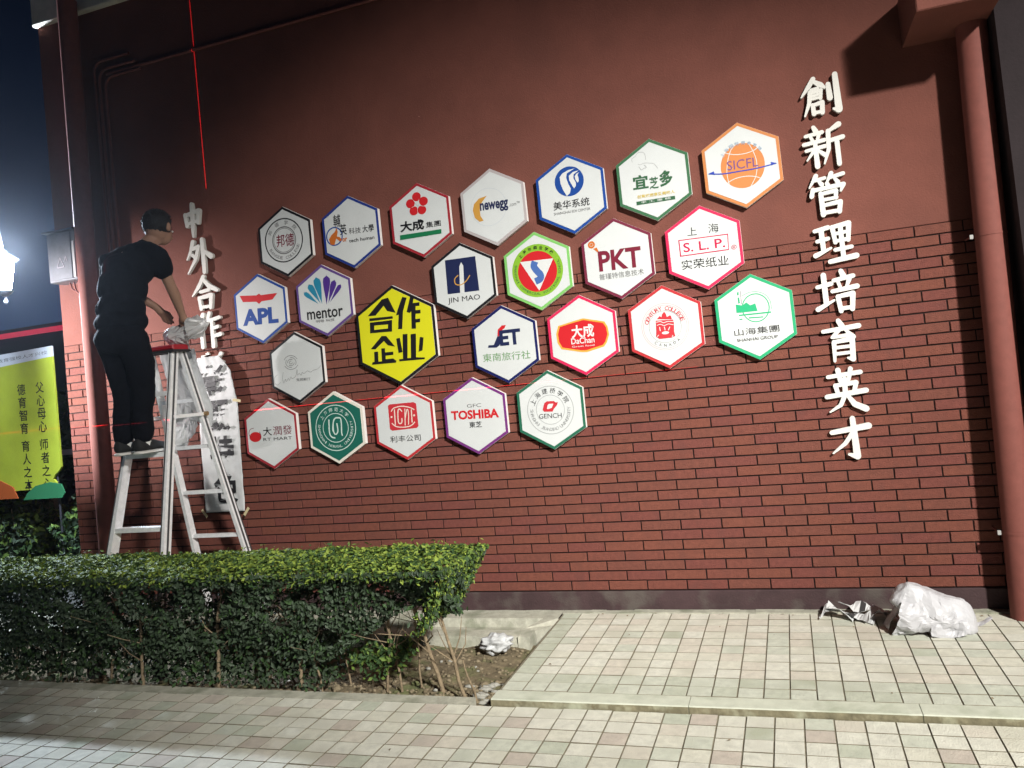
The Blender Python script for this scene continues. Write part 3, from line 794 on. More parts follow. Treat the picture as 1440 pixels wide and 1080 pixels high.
# concrete gutter along the foot of the wall
g = MB()
random.seed(5)
nx = 110
prof = [(-.012, .004), (-.165, .0), (-.185, -.050), (-.340, -.056), (-.358, -.008), (-.455, -.014), (-.475, -.11)]
v = []; f = []
for i in range(nx + 1):
    x = -9.0 + (6.57) * i / nx
    for k, (y, z) in enumerate(prof):
        v.append((x, y + .006 * noise.noise(Vector((x * 9, k * 3, 1))), z + .006 * noise.noise(Vector((x * 14, k * 5, 2)))))
np_ = len(prof)
for i in range(nx):
    for k in range(np_ - 1):
        a = i * np_ + k
        f.append((a, a + 1, a + np_ + 1, a + np_))
g.add(v, f, CONC)
g.add([(x, y, z) for x, y, z in v[-np_:]] + [(-2.43, -.47, -.12), (-2.43, -.012, -.12)], [tuple(range(np_ + 2))], CONC)
o = g.build('gutter'); o['kind'] = 'structure'
g = MB()
g.add([(-2.43, -.012, .003), (-2.43, -.17, .001), (-2.50, -.33, -.008), (-2.50, -.47, -.012), (-2.36, -.20, -.03), (PX0 - .003, -.16, .0), (PX0 - .003, -.012, .002), (-2.43, -.012, -.12), (-2.43, -.3, -.12), (-2.50, -.47, -.12), (-2.36, -.2, -.12), (PX0 - .003, -.16, -.12)],
      [(0, 1, 5, 6), (1, 2, 3, 4, 5), (3, 9, 10, 4), (4, 10, 11, 5)], CONC)
o = g.build('gutter_end'); o['kind'] = 'structure'
# clods and pebbles, nobody could count
random.seed(21)
cl = MB()
for i in range(900):
    x = random.uniform(-5.2, -2.34); x = -2.34 - abs(random.gauss(0, .9)) if random.random() < .6 else x
    if x < -6: continue
    y = random.uniform(-1.30, -.49)
    if random.random() < .35: y = random.uniform(-1.30, -1.12)
    r = random.uniform(.004, .014) * (1.7 if random.random() < .06 else 1)
    m = random.choice((CLOD, CLOD, CLOD, SOIL, RUBBLE if random.random() < .12 else CLOD))
    blob(cl, (x, y, soil(x, y) + r * .3), (r * random.uniform(.8, 1.5), r, r * .7), m, .5, 1.6, 1, i)
o = cl.build('loose_soil'); finish(o, 'loose clods and pebbles scattered over the soil bed', 'soil clods', kind='stuff')
rb = MB()
for i in range(44):
    x = random.gauss(-2.44, .05); y = random.gauss(-1.12, .08); r = random.uniform(.006, .020)
    if x > -2.35 or y < -1.27: continue
    blob(rb, (x, y, soil(x, y) + r * .3), (r * random.uniform(1, 2), r, r * .6), RUBBLE if i % 3 else CLOD, .9, 1.9, 2 if r > .012 else 1, i + 50)
o = rb.build('rubble'); finish(o, 'pale broken mortar rubble by the corner of the raised pavement', 'rubble', kind='stuff')
b = MB(); blob(b, (0, 0, .035), (.088, .07, .052), BUNDLE, .40, 3.2, 4, 9)
o = b.build('white_bundle', None, (-2.60, -.56, -.055), (0, 0, .3)); finish(o, 'white lumpy plastic bundle lying on the soil bed', 'plastic bag')
b = MB(); b.add([(-.04, 0, 0), (0, -.008, .012), (.045, .006, .004), (.02, .02, .016), (-.02, .018, .003)], [(0, 1, 2, 3, 4)], PAPER)
o = b.build('paper_scrap', None, (-3.60, -1.16, -.035), (.2, 0, .3)); finish(o, 'small scrap of white paper under the hedge front', 'litter')

# ------------------------------------------------------------------ drainpipes
def drainpipe(path, r, label, clips, name='drainpipe'):
    t = empty(name, path[0], label, 'drainpipe')
    base = Vector(path[0])
    m = MB(); m.tube([Vector(p) - base for p in path], r, PIPE, 24, False)
    m.build('pipe', t)
    for z in clips:
        k = (z - path[0][2]) / (path[-1][2] - path[0][2])
        c = Vector(path[0]).lerp(Vector(path[-1]), k) - base
        m = MB(); m.tube([c + Vector((0, 0, -.006)), c + Vector((0, 0, .006))], r + .0025, PIPE, 24, True)
        m.build('joint_ring', t)
        m = MB(); m.box((c.x - r - .024, c.y - .008, c.z - .012), (c.x - r - .008, c.y + .004, c.z + .010), CLIP)
        m.box((c.x - r - .010, c.y - .002, c.z - .006), (c.x - r + .004, c.y + .002, c.z + .006), PIPE)
        m.tube([(c.x - r - .018, c.y + .004, c.z), (c.x - r - .018, -base.y, c.z)], .005, PIPE, 6)
        m.build('bracket', t)
    return t
drainpipe([(.168, -.135, -.02), (.240, -.135, 3.09)], .074, 'thick red drainpipe in the right corner beside the calligraphy column', (.44, 1.985))
drainpipe([(-5.858, -.125, -.03), (-5.822, -.125, 4.75)], .070, 'thick red drainpipe on the left pier behind the man', (.9, 3.1))
w = empty('cable_conduits', (-5.66, -.02, 0), 'three thin painted conduits running up the wall beside the left drainpipe', 'conduit')
for i, (x, zt) in enumerate(((-.055, 4.27), (-.010, 4.20), (.045, 4.13))):
    m = MB(); p = [(x, 0, 1.75), (x, 0, zt - .08)]
    for k in range(1, 6):
        a = k / 5 * math.pi / 2
        p.append((x + .08 * (1 - math.cos(a)), 0, zt - .08 + .08 * math.sin(a)))
    p.append((x + .35, 0, zt))
    m.tube(p, .011, PIPE, 8); m.build('conduit', w)

# ------------------------------------------------------------------ meter box
t = empty('meter_box', (-6.19, -.16, 2.58), 'grey steel meter box with a small triangle emblem on the left pier', 'meter box')
m = MB(); m.bevbox((0, .004, 0), (.285, .150, .385), .006, STEEL); m.build('housing', t)
m = MB(); m.bevbox((.012, -.006, .014), (.245, .004, .371), .003, STEEL); m.build('door', t)
m = MB(); m.box((-.012, -.03, .386), (.30, .15, .396), STEELD); m.build('rain_hood', t)
m = MB(); m.box((.254, -.004, .02), (.276, .004, .30), mat('pale_trim', (.55, .56, .57), .5)); m.build('hinge_strip', t)
m = MB()
for a, b_ in (((.10, .11), (.135, .185)), ((.135, .185), (.17, .11)), ((.10, .11), (.17, .11)), ((.175, .15), (.19, .19)), ((.19, .19), (.205, .15))):
    m.bar((a[0], -.0075, a[1]), (b_[0], -.0075, b_[1]), .006, .002, mat('faded_emblem', (.45, .42, .48), .6), Vector((1, 0, .3)))
m.build('emblem', t)
m = MB()
for i, (x, l) in enumerate(((.12, .10), (.16, .14), (.20, .20), (.235, .17))):
    m.tube([(x, .08, 0), (x + .005, .09, -l * .5), (x + .05, .14, -l)], .007, PIPE, 6)
m.build('cable', t)

# ------------------------------------------------------------------ street lamp, banner, garden behind the corner
LPX, LPY = -7.47, .5
t = empty('street_lamp', (LPX, LPY, -.16), 'lit lantern street lamp with blue-white glow beyond the building corner', 'street lamp')
LG = bpy.data.materials.new('lit_glass'); LG.use_nodes = True
q = LG.node_tree.nodes['Principled BSDF']; q.inputs['Emission Color'].default_value = (.80, .90, 1, 1); q.inputs['Emission Strength'].default_value = 60; q.inputs['Base Color'].default_value = (.8, .8, .8, 1)
m = MB(); m.tube([(0, 0, 2.90), (0, 0, 2.99), (0, 0, 3.14), (0, 0, 3.17)], [.05, .07, .092, .075], LG, 6, True, False); lamp_body = m.build('lantern_glass', t)
m = MB(); m.tube([(-.75, 0, 0), (-.75, 0, .4), (-.75, 0, .42), (-.75, 0, 3.55)], [.07, .06, .035, .03], STEELD, 12); m.build('post', t)
m = MB(); m.tube([(-.75, 0, 3.40), (-.55, 0, 3.62), (-.25, 0, 3.66), (-.04, 0, 3.52), (0, 0, 3.30)], .016, STEELD, 8); m.build('arm', t)
m = MB(); blob(m, (0, 0, 2.80), (.02, .02, .025), STEEL, 0, 1, 2); m.tube([(0, 0, 2.82), (0, 0, 2.86)], .010, STEEL, 8); m.build('finial', t)
m = MB(); m.tube([(0, 0, 3.172), (0, 0, 3.185), (0, 0, 3.24), (0, 0, 3.29)], [.14, .13, .05, .01], STEELD, 6, True, False); m.build('lantern_roof', t)
m = MB(); m.tube([(0, 0, 2.85), (0, 0, 2.87), (0, 0, 2.898)], [.025, .05, .07], STEELD, 8); m.build('lantern_seat', t)
plo = bpy.data.objects.new('street_lamp_light', pl); plo.location = (LPX + .20, LPY - .20, 3.02); COL.objects.link(plo)

t = empty('banner_stand', (-8.62, 1.5, -.16), 'yellow-green upright banner with two columns of black characters left of the building', 'banner')
YG = mat('banner_yellow_green', (.36, .42, .035), .6, var=.10, vscale=4)
WG = mat('banner_pale_top', (.52, .56, .60), .6)
B0, B1 = -.55, .52
m = MB()
poly = [(B0, .98), (.44, .98), (.44, 1.04), (.40, 1.08), (.44, 1.13), (B1 - .03, 1.16), (B1, 1.20), (B1, 2.36), (B0, 2.30)]
m.prism(poly, -.012, .012, YG); m.build('banner_sheet', t)
m = MB(); m.prism([(B0, 2.3003), (B1, 2.3603), (B1, 2.47), (B0, 2.44)], -.012, .012, WG); m.build('banner_head', t)
m = MB(); m.prism([(-.02, .88), (.52, .88), (.56, .93), (.52, 1.02), (.36, 1.05), (.16, 1.02), (.04, .95)], -.026, -.014, mat('banner_green', (.03, .17, .07), .6))
m.prism([(B0, .90), (-.10, .90), (-.16, 1.02), (-.34, 1.10), (B0, 1.12)], -.026, -.014, mat('banner_orange', (.40, .09, .02), .6)); m.build('leaf_motif', t)
for col_, x in (('父心母心 师者之心', .315), ('德育智育 育人之本', .055)):
    z = 2.12
    for ch in col_:
        if ch == ' ':
            z -= .05; continue
        vv, ff = text_faces(ch, x, z - .07, .115, .118, 0, .012)
        BT = MB(); BT.add([(a, -.0135, b_) for a, b_ in vv], [front(f_, vv) for f_ in ff], ink('black'))
        BT.build('character', t)
        z -= .138
BT = MB()
vv, ff = text_faces('教育强校人才兴校', .10, 2.395, .72, .04, .04, .0)
BT.add([(a, -.0135, b_) for a, b_ in vv], [front(f_, vv) for f_ in ff], ink('gray'))
BT.build('lettering', t)
m = MB(); m.tube([(B0, .02, 0), (B0, .02, 2.48)], .015, STEELD, 8); m.tube([(B1 - .09, .02, 0), (B1 - .09, .02, 2.47)], .012, STEELD, 8); m.build('post', t)

def leaves(mb, n, gen, size, mats_, ratio=.5):
    for i in range(n):
        p, nn = gen()
        s = size * random.uniform(.65, 1.3)
        a = Vector((random.gauss(0, 1), random.gauss(0, 1), random.gauss(0, 1))).normalized()
        nrm = (nn + Vector((random.gauss(0, .6), random.gauss(0, .6), random.gauss(0, .6)))).normalized()
        a = (a - nrm * a.dot(nrm)).normalized(); b_ = nrm.cross(a)
        m_ = random.choice(mats_)
        q0 = p - a * s; q1 = p + b_ * s * ratio + nrm * s * .12; q2 = p + a * s; q3 = p - b_ * s * ratio + nrm * s * .12
        mb.add([q0, q1, q2, q3], [(0, 1, 2), (0, 2, 3)], m_)
def tree(x, y, h, r, label, n=2600, base=-.16, crown0=.35):
    t = empty('tree', (x, y, base), label, 'tree', 'dark trees behind the corner')
    m = MB()
    m.tube([(0, 0, 0), (.05, .02, h * .3), (-.03, .05, h * .6), (0, 0, h * .85)], [.14, .11, .07, .02], BARK, 8)
    for k in range(7):
        a = k * 2.4; z = h * (.3 + .07 * k)
        m.tube([(0, 0, z), (r * .4 * math.cos(a), r * .4 * math.sin(a), z + .3), (r * .75 * math.cos(a), r * .75 * math.sin(a), z + .7)], [.05, .03, .01], BARK, 6)
    m.build('trunk', t)
    cl_ = [(random.gauss(0, r * .45), random.gauss(0, r * .45), h * random.uniform(crown0, 1.0), random.uniform(.25, .5) * r) for _ in range(16)]
    def gen():
        c = random.choice(cl_)
        d = Vector((random.gauss(0, 1), random.gauss(0, 1), random.gauss(0, .8))).normalized()
        return Vector(c[:3]) + d * c[3] * random.uniform(.5, 1.05), d
    m = MB(); leaves(m, n, gen, .085, [DLEAF, DLEAF, LEAF[2]]); m.build('crown', t)
random.seed(31)
for x, y, h, r, lb in ((-12.6, 5.2, 2.0, 1.1, 'low dark tree right behind the lantern lamp and banner'), (-9.6, 4.6, 1.75, .7, 'small dark tree between the banner and the brick pier'),
                       (-16.5, 8.5, 2.3, 1.5, 'tall dark tree far behind the banner, left one'), (-13.9, 10.0, 2.4, 1.6, 'tall dark tree far behind the building corner')):
    tree(x, y, h, r, lb)
def shrub(x, y, rx, ry, h, label, n, group):
    t = empty('shrub', (x, y, -.16), label, 'shrub', group)
    m = MB()
    for k in range(6):
        a = k * 1.05
        m.tube([(0, 0, 0), (rx * .3 * math.cos(a), ry * .3 * math.sin(a), h * .5), (rx * .6 * math.cos(a), ry * .6 * math.sin(a), h * .85)], [.015, .01, .004], BARK, 5)
    m.build('stem', t)
    def gen():
        d = Vector((random.gauss(0, 1), random.gauss(0, 1), random.gauss(0, 1))).normalized()
        k = random.uniform(.55, 1.0) * (1 + .35 * noise.noise(d * 2.3 + Vector((x, y, 0))))
        return Vector((d.x * rx * k, d.y * ry * k, h * .5 + d.z * h * .5 * k)), d
    m = MB(); leaves(m, n, gen, .040, [DLEAF, DLEAF, LEAF[2], LEAF[0]]); m.build('foliage', t)
for x, y, rx, ry, h, lb in ((-7.75, 1.75, .6, .45, .95, 'dark shrub just left of the brick pier behind the hedge'), (-8.5, 2.4, .6, .5, .92, 'dark shrub below the right edge of the banner'),
                            (-9.3, 1.9, .65, .4, .90, 'dark shrub below the orange corner of the banner'), (-8.95, 3.2, .45, .5, 1.55, 'upright shrub between banner and pier, taller than the others'),
                            (-10.4, 2.3, .7, .6, 1.0, 'dark shrub at the far left behind the hedge')):
    shrub(x, y, rx, ry, h, lb, 2600, 'dark shrubs beyond the corner')
t = empty('garden_rail', (-9.6, 3.4, -.16), 'pale horizontal rail seen between the banner and the brick pier', 'rail')
m = MB(); m.box((-1.2, -.03, 1.22), (2.6, .03, 1.29), mat('pale_rail', (.35, .38, .40), .6)); m.build('top_rail', t)
for x in (-1.1, .1, 1.3, 2.5):
    m = MB(); m.box((x - .03, -.028, 0), (x + .03, .028, 1.2195), STEELD); m.build('post', t)
# a long low roof far away with a lit red edge
t = empty('far_building', (-34, 22, -.16), 'distant dark building with a red lit line along its roof edge', 'building')
m = MB(); m.box((-16, 0, 0), (20, 8, 6.1), mat('far_wall', (.02, .025, .035), .9)); m.build('wall', t)
RL = bpy.data.materials.new('red_light_strip'); RL.use_nodes = True
q = RL.node_tree.nodes['Principled BSDF']; q.inputs['Base Color'].default_value = (.2, .01, .02, 1); q.inputs['Emission Color'].default_value = (1, .05, .12, 1); q.inputs['Emission Strength'].default_value = .45
m = MB(); m.box((-16, -.12, 5.70), (20, -.002, 5.92), RL); m.build('light_strip', t)

# dry leaves and grit swept against the kerb and wall
random.seed(90)
DRY = mat('dry_leaf', (.20, .13, .06), .8, var=.3)
lf = MB()
for i in range(46):
    if i < 20: x, y, z = random.uniform(-2.2, 0), -random.uniform(.07, .12), .002
    elif i < 30: x, y, z = random.uniform(-2.2, .1), random.uniform(-1.25, -.15), .002
    else: x, y, z = random.uniform(-5, 0), random.uniform(-2.3, -1.38), -.026
    s_ = random.uniform(.004, .011); a = random.uniform(0, 6.28)
    c_, k_ = math.cos(a) * s_, math.sin(a) * s_
    lf.add([(x - c_, y - k_, z), (x + k_ * .5, y - c_ * .5, z + s_ * .4), (x + c_, y + k_, z + .001), (x - k_ * .5, y + c_ * .5, z + s_ * .2)], [(0, 1, 2), (0, 2, 3)], DRY if i % 3 else CLOD)
o = lf.build('fallen_leaf_litter'); finish(o, 'tiny dry leaf crumbs and grit scattered on the paving', 'leaf litter', kind='stuff')

# ================================================================== wall signs
def hexpts(r, rot=0, c=(0, 0)):
    return [(c[0] + r * math.sin(rot - math.pi / 3 * k), c[1] + r * math.cos(rot - math.pi / 3 * k)) for k in range(6)]
SIGNS = {
 'jinshan': (-4.116, 2.615, 'black', 'PANEL', 'black bordered hexagon sign with a round college seal, leftmost of the top row'),
 'kaohsiung': (-3.584, 2.603, 'bluef', 'PANEL', 'blue bordered hexagon sign with an orange figure in a ring and black brush characters'),
 'dacheng': (-3.056, 2.600, 'redf', 'PANEL', 'red bordered hexagon sign with a red five-petal flower over a green bar'),
 'apl': (-4.373, 2.168, 'blue', 'PANEL', 'blue bordered hexagon sign reading APL under a red eagle'),
 'mentor': (-3.843, 2.160, 'vio', 'PANEL', 'violet bordered hexagon sign reading mentor under teal and purple petals'),
 'yellow': (-3.314, 1.857, 'black', 'YELLOW', 'large yellow hexagon sign with four bold black characters and black border'),
 'jinmao': (-2.791, 2.156, 'black', 'PANEL', 'black bordered hexagon sign with a white tower on a dark square reading JIN MAO'),
 'newegg': (-2.534, 2.601, 'greyf', 'PANEL', 'pale grey bordered hexagon sign with an orange crescent reading newegg'),
 'meihua': (-2.015, 2.598, 'blue', 'PANEL', 'blue bordered hexagon sign with a round blue emblem of white waves'),
 'yiyi': (-1.498, 2.597, 'greenf', 'PANEL', 'dark green bordered hexagon sign with green bakery characters over a green bar'),
 'sicfl': (-0.981, 2.592, 'orangef', 'PANEL', 'orange bordered hexagon sign with an orange globe and blue arrow, rightmost of the top row'),
 'vs': (-2.280, 2.149, 'lgreen', 'PANEL', 'light green bordered hexagon sign with a red disc and white triangle holding a blue S'),
 'pkt': (-1.765, 2.154, 'mar', 'PANEL', 'maroon bordered hexagon sign reading PKT with a small orange ball'),
 'slp': (-1.246, 2.146, 'crimf', 'PANEL', 'crimson bordered hexagon sign reading S. L. P. in a red box'),
 'christine': (-4.113, 1.718, 'black', 'PANEL', 'dark bordered hexagon sign with a grey line drawing of a rose and script'),
 'jet': (-2.549, 1.711, 'navyf', 'PANEL', 'navy bordered hexagon sign reading JET with green brush characters'),
 'dachan': (-2.034, 1.713, 'crimf', 'PANEL', 'crimson bordered hexagon sign with a red and orange plaque reading DaChan'),
 'century': (-1.518, 1.704, 'redf2', 'PANEL', 'red bordered hexagon sign with a round red college crest reading CANADA'),
 'shanhai': (-1.001, 1.703, 'green4', 'PANEL', 'bright green bordered hexagon sign with a green hill in a ring reading SHANHAI GROUP'),
 'rtmart': (-4.377, 1.267, 'redf', 'PANEL', 'red bordered hexagon sign reading RT MART, leftmost of the bottom row'),
 'shnu': (-3.842, 1.271, 'whitef', 'GREEN', 'dark green hexagon sign with pale border and a pale round university seal'),
 'lifeng': (-3.318, 1.266, 'redf2', 'PANEL', 'red bordered hexagon sign with a red rounded square monogram'),
 'toshiba': (-2.802, 1.270, 'purp', 'PANEL', 'purple bordered hexagon sign reading TOSHIBA in red'),
 'gench': (-2.288, 1.266, 'teagreen', 'PANEL', 'green bordered hexagon sign with a round seal reading GENCH, rightmost of the bottom row'),
}
INK['redf2'] = (.42, .03, .035)
YEL = mat('yellow_print_film', (.62, .60, .015), .45)
GRN = mat('green_print_film', (.012, .115, .085), .45)
random.seed(77)
def smooth_line(pts, k=5):
    if len(pts) < 3: return pts
    o = []
    P_ = [pts[0]] + list(pts) + [pts[-1]]
    for i in range(1, len(P_) - 2):
        for j in range(k):
            t = j / k
            a, b, c, d = P_[i - 1], P_[i], P_[i + 1], P_[i + 2]
            o.append(tuple(.5 * ((2 * b[q]) + (-a[q] + c[q]) * t + (2 * a[q] - 5 * b[q] + 4 * c[q] - d[q]) * t * t + (-a[q] + 3 * b[q] - 3 * c[q] + d[q]) * t ** 3) for q in (0, 1)))
    o.append(pts[-1])
    return o
for key, (cx, cz, bcol, pm, label) in SIGNS.items():
    R0 = .338 if key == 'yellow' else .2515
    roll = random.uniform(-.006, .006)
    cat = 'sign'
    t = empty('hexagon_sign', (cx, -.003, cz), label, cat, 'hexagon partner signs on the wall', (0, roll, 0))
    R0 += random.uniform(-.001, .001)
    Y = -.030
    m = MB(); m.prism(hexpts(R0), Y, 0.0, PVC); m.build('board', t)
    bw = .020 if key != 'yellow' else .022
    o_, i_ = hexpts(R0 - .0006), hexpts(R0 - bw)
    m = MB()
    v = [(x, Y - .0012, z) for x, z in o_] + [(x, Y - .0012, z) for x, z in i_] + [(x, Y + .0005, z) for x, z in o_]
    m.add(v, [(k, (k + 1) % 6, (k + 1) % 6 + 6, k + 6) for k in range(6)] + [(k, k + 12, (k + 1) % 6 + 12, (k + 1) % 6) for k in range(6)], ink(bcol))
    m.build('border', t)
    face_m = {'PANEL': PANEL, 'YELLOW': YEL, 'GREEN': GRN}[pm]
    m = MB(); m.prism(hexpts(R0 - bw - .0008), Y - .0026, Y + .0005, face_m, PVC); m.build('panel', t)
    em = MB(); y = Y - .0030
    for pr_ in PRINTS[key]:
        y -= .00018
        k = pr_[0]
        if k == 'r':
            _, x0, z0, rx, rz, inner, c = pr_
            n = 48
            pts = [(x0 + rx * math.cos(2 * math.pi * a / n), z0 + rz * math.sin(2 * math.pi * a / n)) for a in range(n)]
            if inner <= 0:
                em.add([(p[0] / 1000, y, p[1] / 1000) for p in pts], [tuple(range(n))], ink(c))
            else:
                inn = [(x0 + rx * inner * math.cos(2 * math.pi * a / n), z0 + rz * inner * math.sin(2 * math.pi * a / n)) for a in range(n)]
                em.add([(p[0] / 1000, y, p[1] / 1000) for p in pts + inn], [(a, (a + 1) % n, (a + 1) % n + n, a + n) for a in range(n)], ink(c))
        elif k == 'p':
            pts = ccw(list(pr_[1]))
            if key == 'yellow':
                em = MB()
            em.add([(p[0] / 1000, y, p[1] / 1000) for p in pts], [tuple(range(len(pts)))], ink(pr_[2]))
            if key == 'yellow':
                em.build('character_piece', t); em = MB()
        elif k == 's':
            L_ = smooth_line([tuple(p) for p in pr_[1]]); wd_ = pr_[2] * (1.0 if pr_[2] > 3 else 1.15)
            v = []; f = []
            for i in range(len(L_)):
                a = Vector(L_[max(0, i - 1)]); b_ = Vector(L_[min(len(L_) - 1, i + 1)])
                d = (b_ - a); d = d.normalized() if d.length > 1e-6 else Vector((1, 0)); nn = Vector((-d.y, d.x)) * wd_ / 2 * (1.15 if wd_ > 5 else 1)
                v += [((L_[i][0] + nn.x) / 1000, y, (L_[i][1] + nn.y) / 1000), ((L_[i][0] - nn.x) / 1000, y, (L_[i][1] - nn.y) / 1000)]
                if i: f.append((2 * i - 2, 2 * i - 1, 2 * i + 1, 2 * i))
            em.add(v, f, ink(pr_[2 + 1]))
        elif k == 't':
            _, s, x0, z0, ww, hh, ro, c, bo = pr_
            n_ = len(s)
            vv, ff = text_faces(s, x0 / 1000, z0 / 1000, ww / 1000, hh / 1000, rad(ro * .5), bo)
            le = MB(); le.add([(a, y, b_) for a, b_ in vv], [front(f_, vv) for f_ in ff], ink(c)); le.build('lettering', t)
        elif k == 'a':
            _, s, x0, z0, r_, a0, a1, hh, c, bo, flip = pr_
            chars = [ch for ch in s]; le = MB()
            for i, ch in enumerate(chars):
                if ch == ' ': continue
                a = rad(a0 + (a1 - a0) * i / (len(chars) - 1))
                if not flip:
                    px_, pz_ = x0 + r_ * math.sin(a), z0 + r_ * math.cos(a); ro = -a
                else:
                    px_, pz_ = x0 + r_ * math.sin(a), z0 - r_ * math.cos(a); ro = a
                asp = .95 if ord(ch) > 255 else (.30 if ch == 'I' else .72)
                vv, ff = text_faces(ch, px_ / 1000, pz_ / 1000, hh * asp / 1000, hh / 1000 * (.92 if ord(ch) > 255 else .8), ro, bo)
                le.add([(q_[0], y, q_[1]) for q_ in vv], [front(f_, vv) for f_ in ff], ink(c))
            le.build('curved_lettering', t)
    # the printed areas face the camera side
    if em.v: em.build('emblem', t)

# ------------------------------------------------------------------ cut-out calligraphy, drawn stroke by stroke
CH = {
'中': [[(22,70,9),(27,36,9)],[(22,68,8),(76,76,10),(70,40,8)],[(27,42,7),(70,46,7)],[(50,99,8),(51,70,11),(49,30,10),(48,2,6)]],
'外': [[(32,96,10),(20,68,7),(4,46,3)],[(26,74,7),(52,80,9),(38,44,8),(4,4,3)],[(22,60,6),(38,48,9)],[(68,99,9),(69,60,11),(68,2,9)],[(70,66,6),(98,46,12)]],
'合': [[(50,99,9),(30,72,9),(2,46,3)],[(46,94,6),(70,68,11),(99,54,8)],[(34,55,7),(68,58,8)],[(27,38,8),(32,4,8)],[(27,37,7),(75,42,10),(69,5,8)],[(32,9,7),(69,10,7)]],
'作': [[(33,97,10),(20,70,8),(1,48,3)],[(22,68,7),(23,2,9)],[(58,99,9),(48,76,7),(36,60,3)],[(50,77,7),(96,83,8)],[(65,77,8),(65,1,10)],[(66,53,7),(88,57,8)],[(66,30,7),(96,34,9)]],
'創': [[(36,98,8),(22,80,8),(2,58,3)],[(34,93,6),(52,80,10),(62,72,5)],[(28,71,6),(44,73,6)],[(24,64,6),(52,67,7)],[(52,66,6),(49,47,6)],[(26,56,5),(49,58,5)],[(26,49,5),(50,50,5)],[(24,66,7),(20,40,7),(6,10,3)],[(28,34,7),(29,12,8)],[(28,33,6),(52,37,8),(50,12,8)],[(29,14,6),(51,15,6)],[(71,78,8),(72,44,10)],[(90,99,9),(91,12,12),(78,16,4)]],
'新': [[(30,99,7),(35,88,9)],[(8,80,6),(50,84,7)],[(20,77,5),(25,66,6)],[(42,80,7),(36,66,5)],[(2,60,7),(54,64,7)],[(6,44,6),(54,49,7)],[(30,62,7),(30,2,9)],[(28,44,7),(6,20,3)],[(34,42,5),(52,27,8)],[(92,96,10),(66,84,5)],[(65,84,8),(62,40,7),(48,6,3)],[(66,60,7),(99,64,8)],[(84,60,8),(84,0,8)]],
'管': [[(25,99,8),(6,72,3)],[(20,88,6),(46,91,6)],[(30,86,5),(37,76,8)],[(63,100,8),(48,76,3)],[(58,90,6),(92,95,7)],[(70,87,5),(77,76,8)],[(50,77,7),(53,68,8)],[(14,67,7),(9,50,8)],[(14,64,7),(90,69,8),(82,54,4)],[(32,54,8),(33,2,9)],[(32,53,6),(70,56,8),(68,38,6)],[(34,38,6),(70,39,6)],[(34,24,6),(78,28,8),(73,4,8)],[(34,6,7),(74,7,7)]],
'理': [[(4,84,7),(38,89,8)],[(8,58,7),(35,62,7)],[(20,84,9),(21,34,8)],[(0,24,9),(40,38,4)],[(48,88,8),(52,50,7)],[(48,88,7),(89,93,9),(84,52,7)],[(52,71,6),(84,73,6)],[(52,53,6),(84,55,7)],[(68,88,8),(68,12,8)],[(50,32,7),(90,35,7)],[(34,5,8),(99,12,10)]],
'培': [[(2,66,7),(37,71,8)],[(20,94,9),(20,24,9)],[(-2,12,9),(40,30,4)],[(64,99,8),(69,86,10)],[(44,78,7),(92,84,8)],[(54,74,6),(58,60,6)],[(82,77,8),(74,60,5)],[(38,52,7),(99,58,9)],[(50,38,8),(54,2,8)],[(50,38,7),(87,42,9),(82,4,8)],[(54,8,7),(82,9,7)]],
'育': [[(46,99,8),(53,86,10)],[(6,76,7),(94,82,9)],[(48,78,7),(27,60,6),(68,62,7)],[(62,74,5),(78,57,9)],[(30,48,8),(27,2,5)],[(30,48,7),(75,52,9),(72,3,9),(60,7,4)],[(34,34,6),(71,35,6)],[(34,19,6),(71,20,6)]],
'英': [[(10,84,7),(90,90,8)],[(36,99,9),(39,72,7)],[(67,100,8),(60,74,6)],[(26,62,8),(30,42,7)],[(26,62,7),(77,66,8),(70,44,7)],[(2,36,8),(99,45,9)],[(50,76,9),(48,40,8),(34,14,7),(6,-1,3)],[(52,38,6),(68,14,10),(94,1,11)]],
'才': [[(4,68,8),(95,79,11)],[(58,99,9),(60,8,12),(40,13,4)],[(56,66,8),(34,40,7),(2,18,3)]],
}
def letter(ch, x, z, size, label, group, wk=1.38, wx=.92):
    m = MB(); y = -.024
    for st in CH[ch]:
        pts = [((a - 50) / 100 * size * wx, (b_ - 50) / 100 * size, c * wk / 100 * size) for a, b_, c in st]
        for pc in stroke_pieces(pts):
            m.prism(ccw(pc), y, -.001, CUT)
            y -= .00006
    o = m.build('cut_out_character', None, (x, 0, z))
    return finish(o, label, 'sign letter', group)
place = ['at the top', 'second from the top', 'third from the top', 'fourth from the top', 'fifth from the top', 'sixth from the top', 'second from the bottom', 'at the very bottom']
RC = [(1153, 142), (1160, 208), (1168, 276), (1177, 344), (1182, 420), (1187, 484), (1192, 553), (1195, 617)]
for i, ch in enumerate('創新管理培育英才'):
    xx = (-.515, -.530, -.535, -.530, -.545, -.550, -.560, -.560)[i]
    zz = 2.900 - .2772 * i
    letter(ch, xx, zz, .232, 'white cut-out character %s, %s of the right column' % (ch, place[i]), 'white characters in the right column')
for i, ch in enumerate('中外合作'):
    xx = (-4.905, -4.880, -4.855, -4.850)[i]
    zz = 2.895 - .2760 * i
    letter(ch, xx, zz, .250, 'white cut-out character %s, %s of the left column beside the man' % (ch, place[i]), 'white characters in the left column', 1.38)
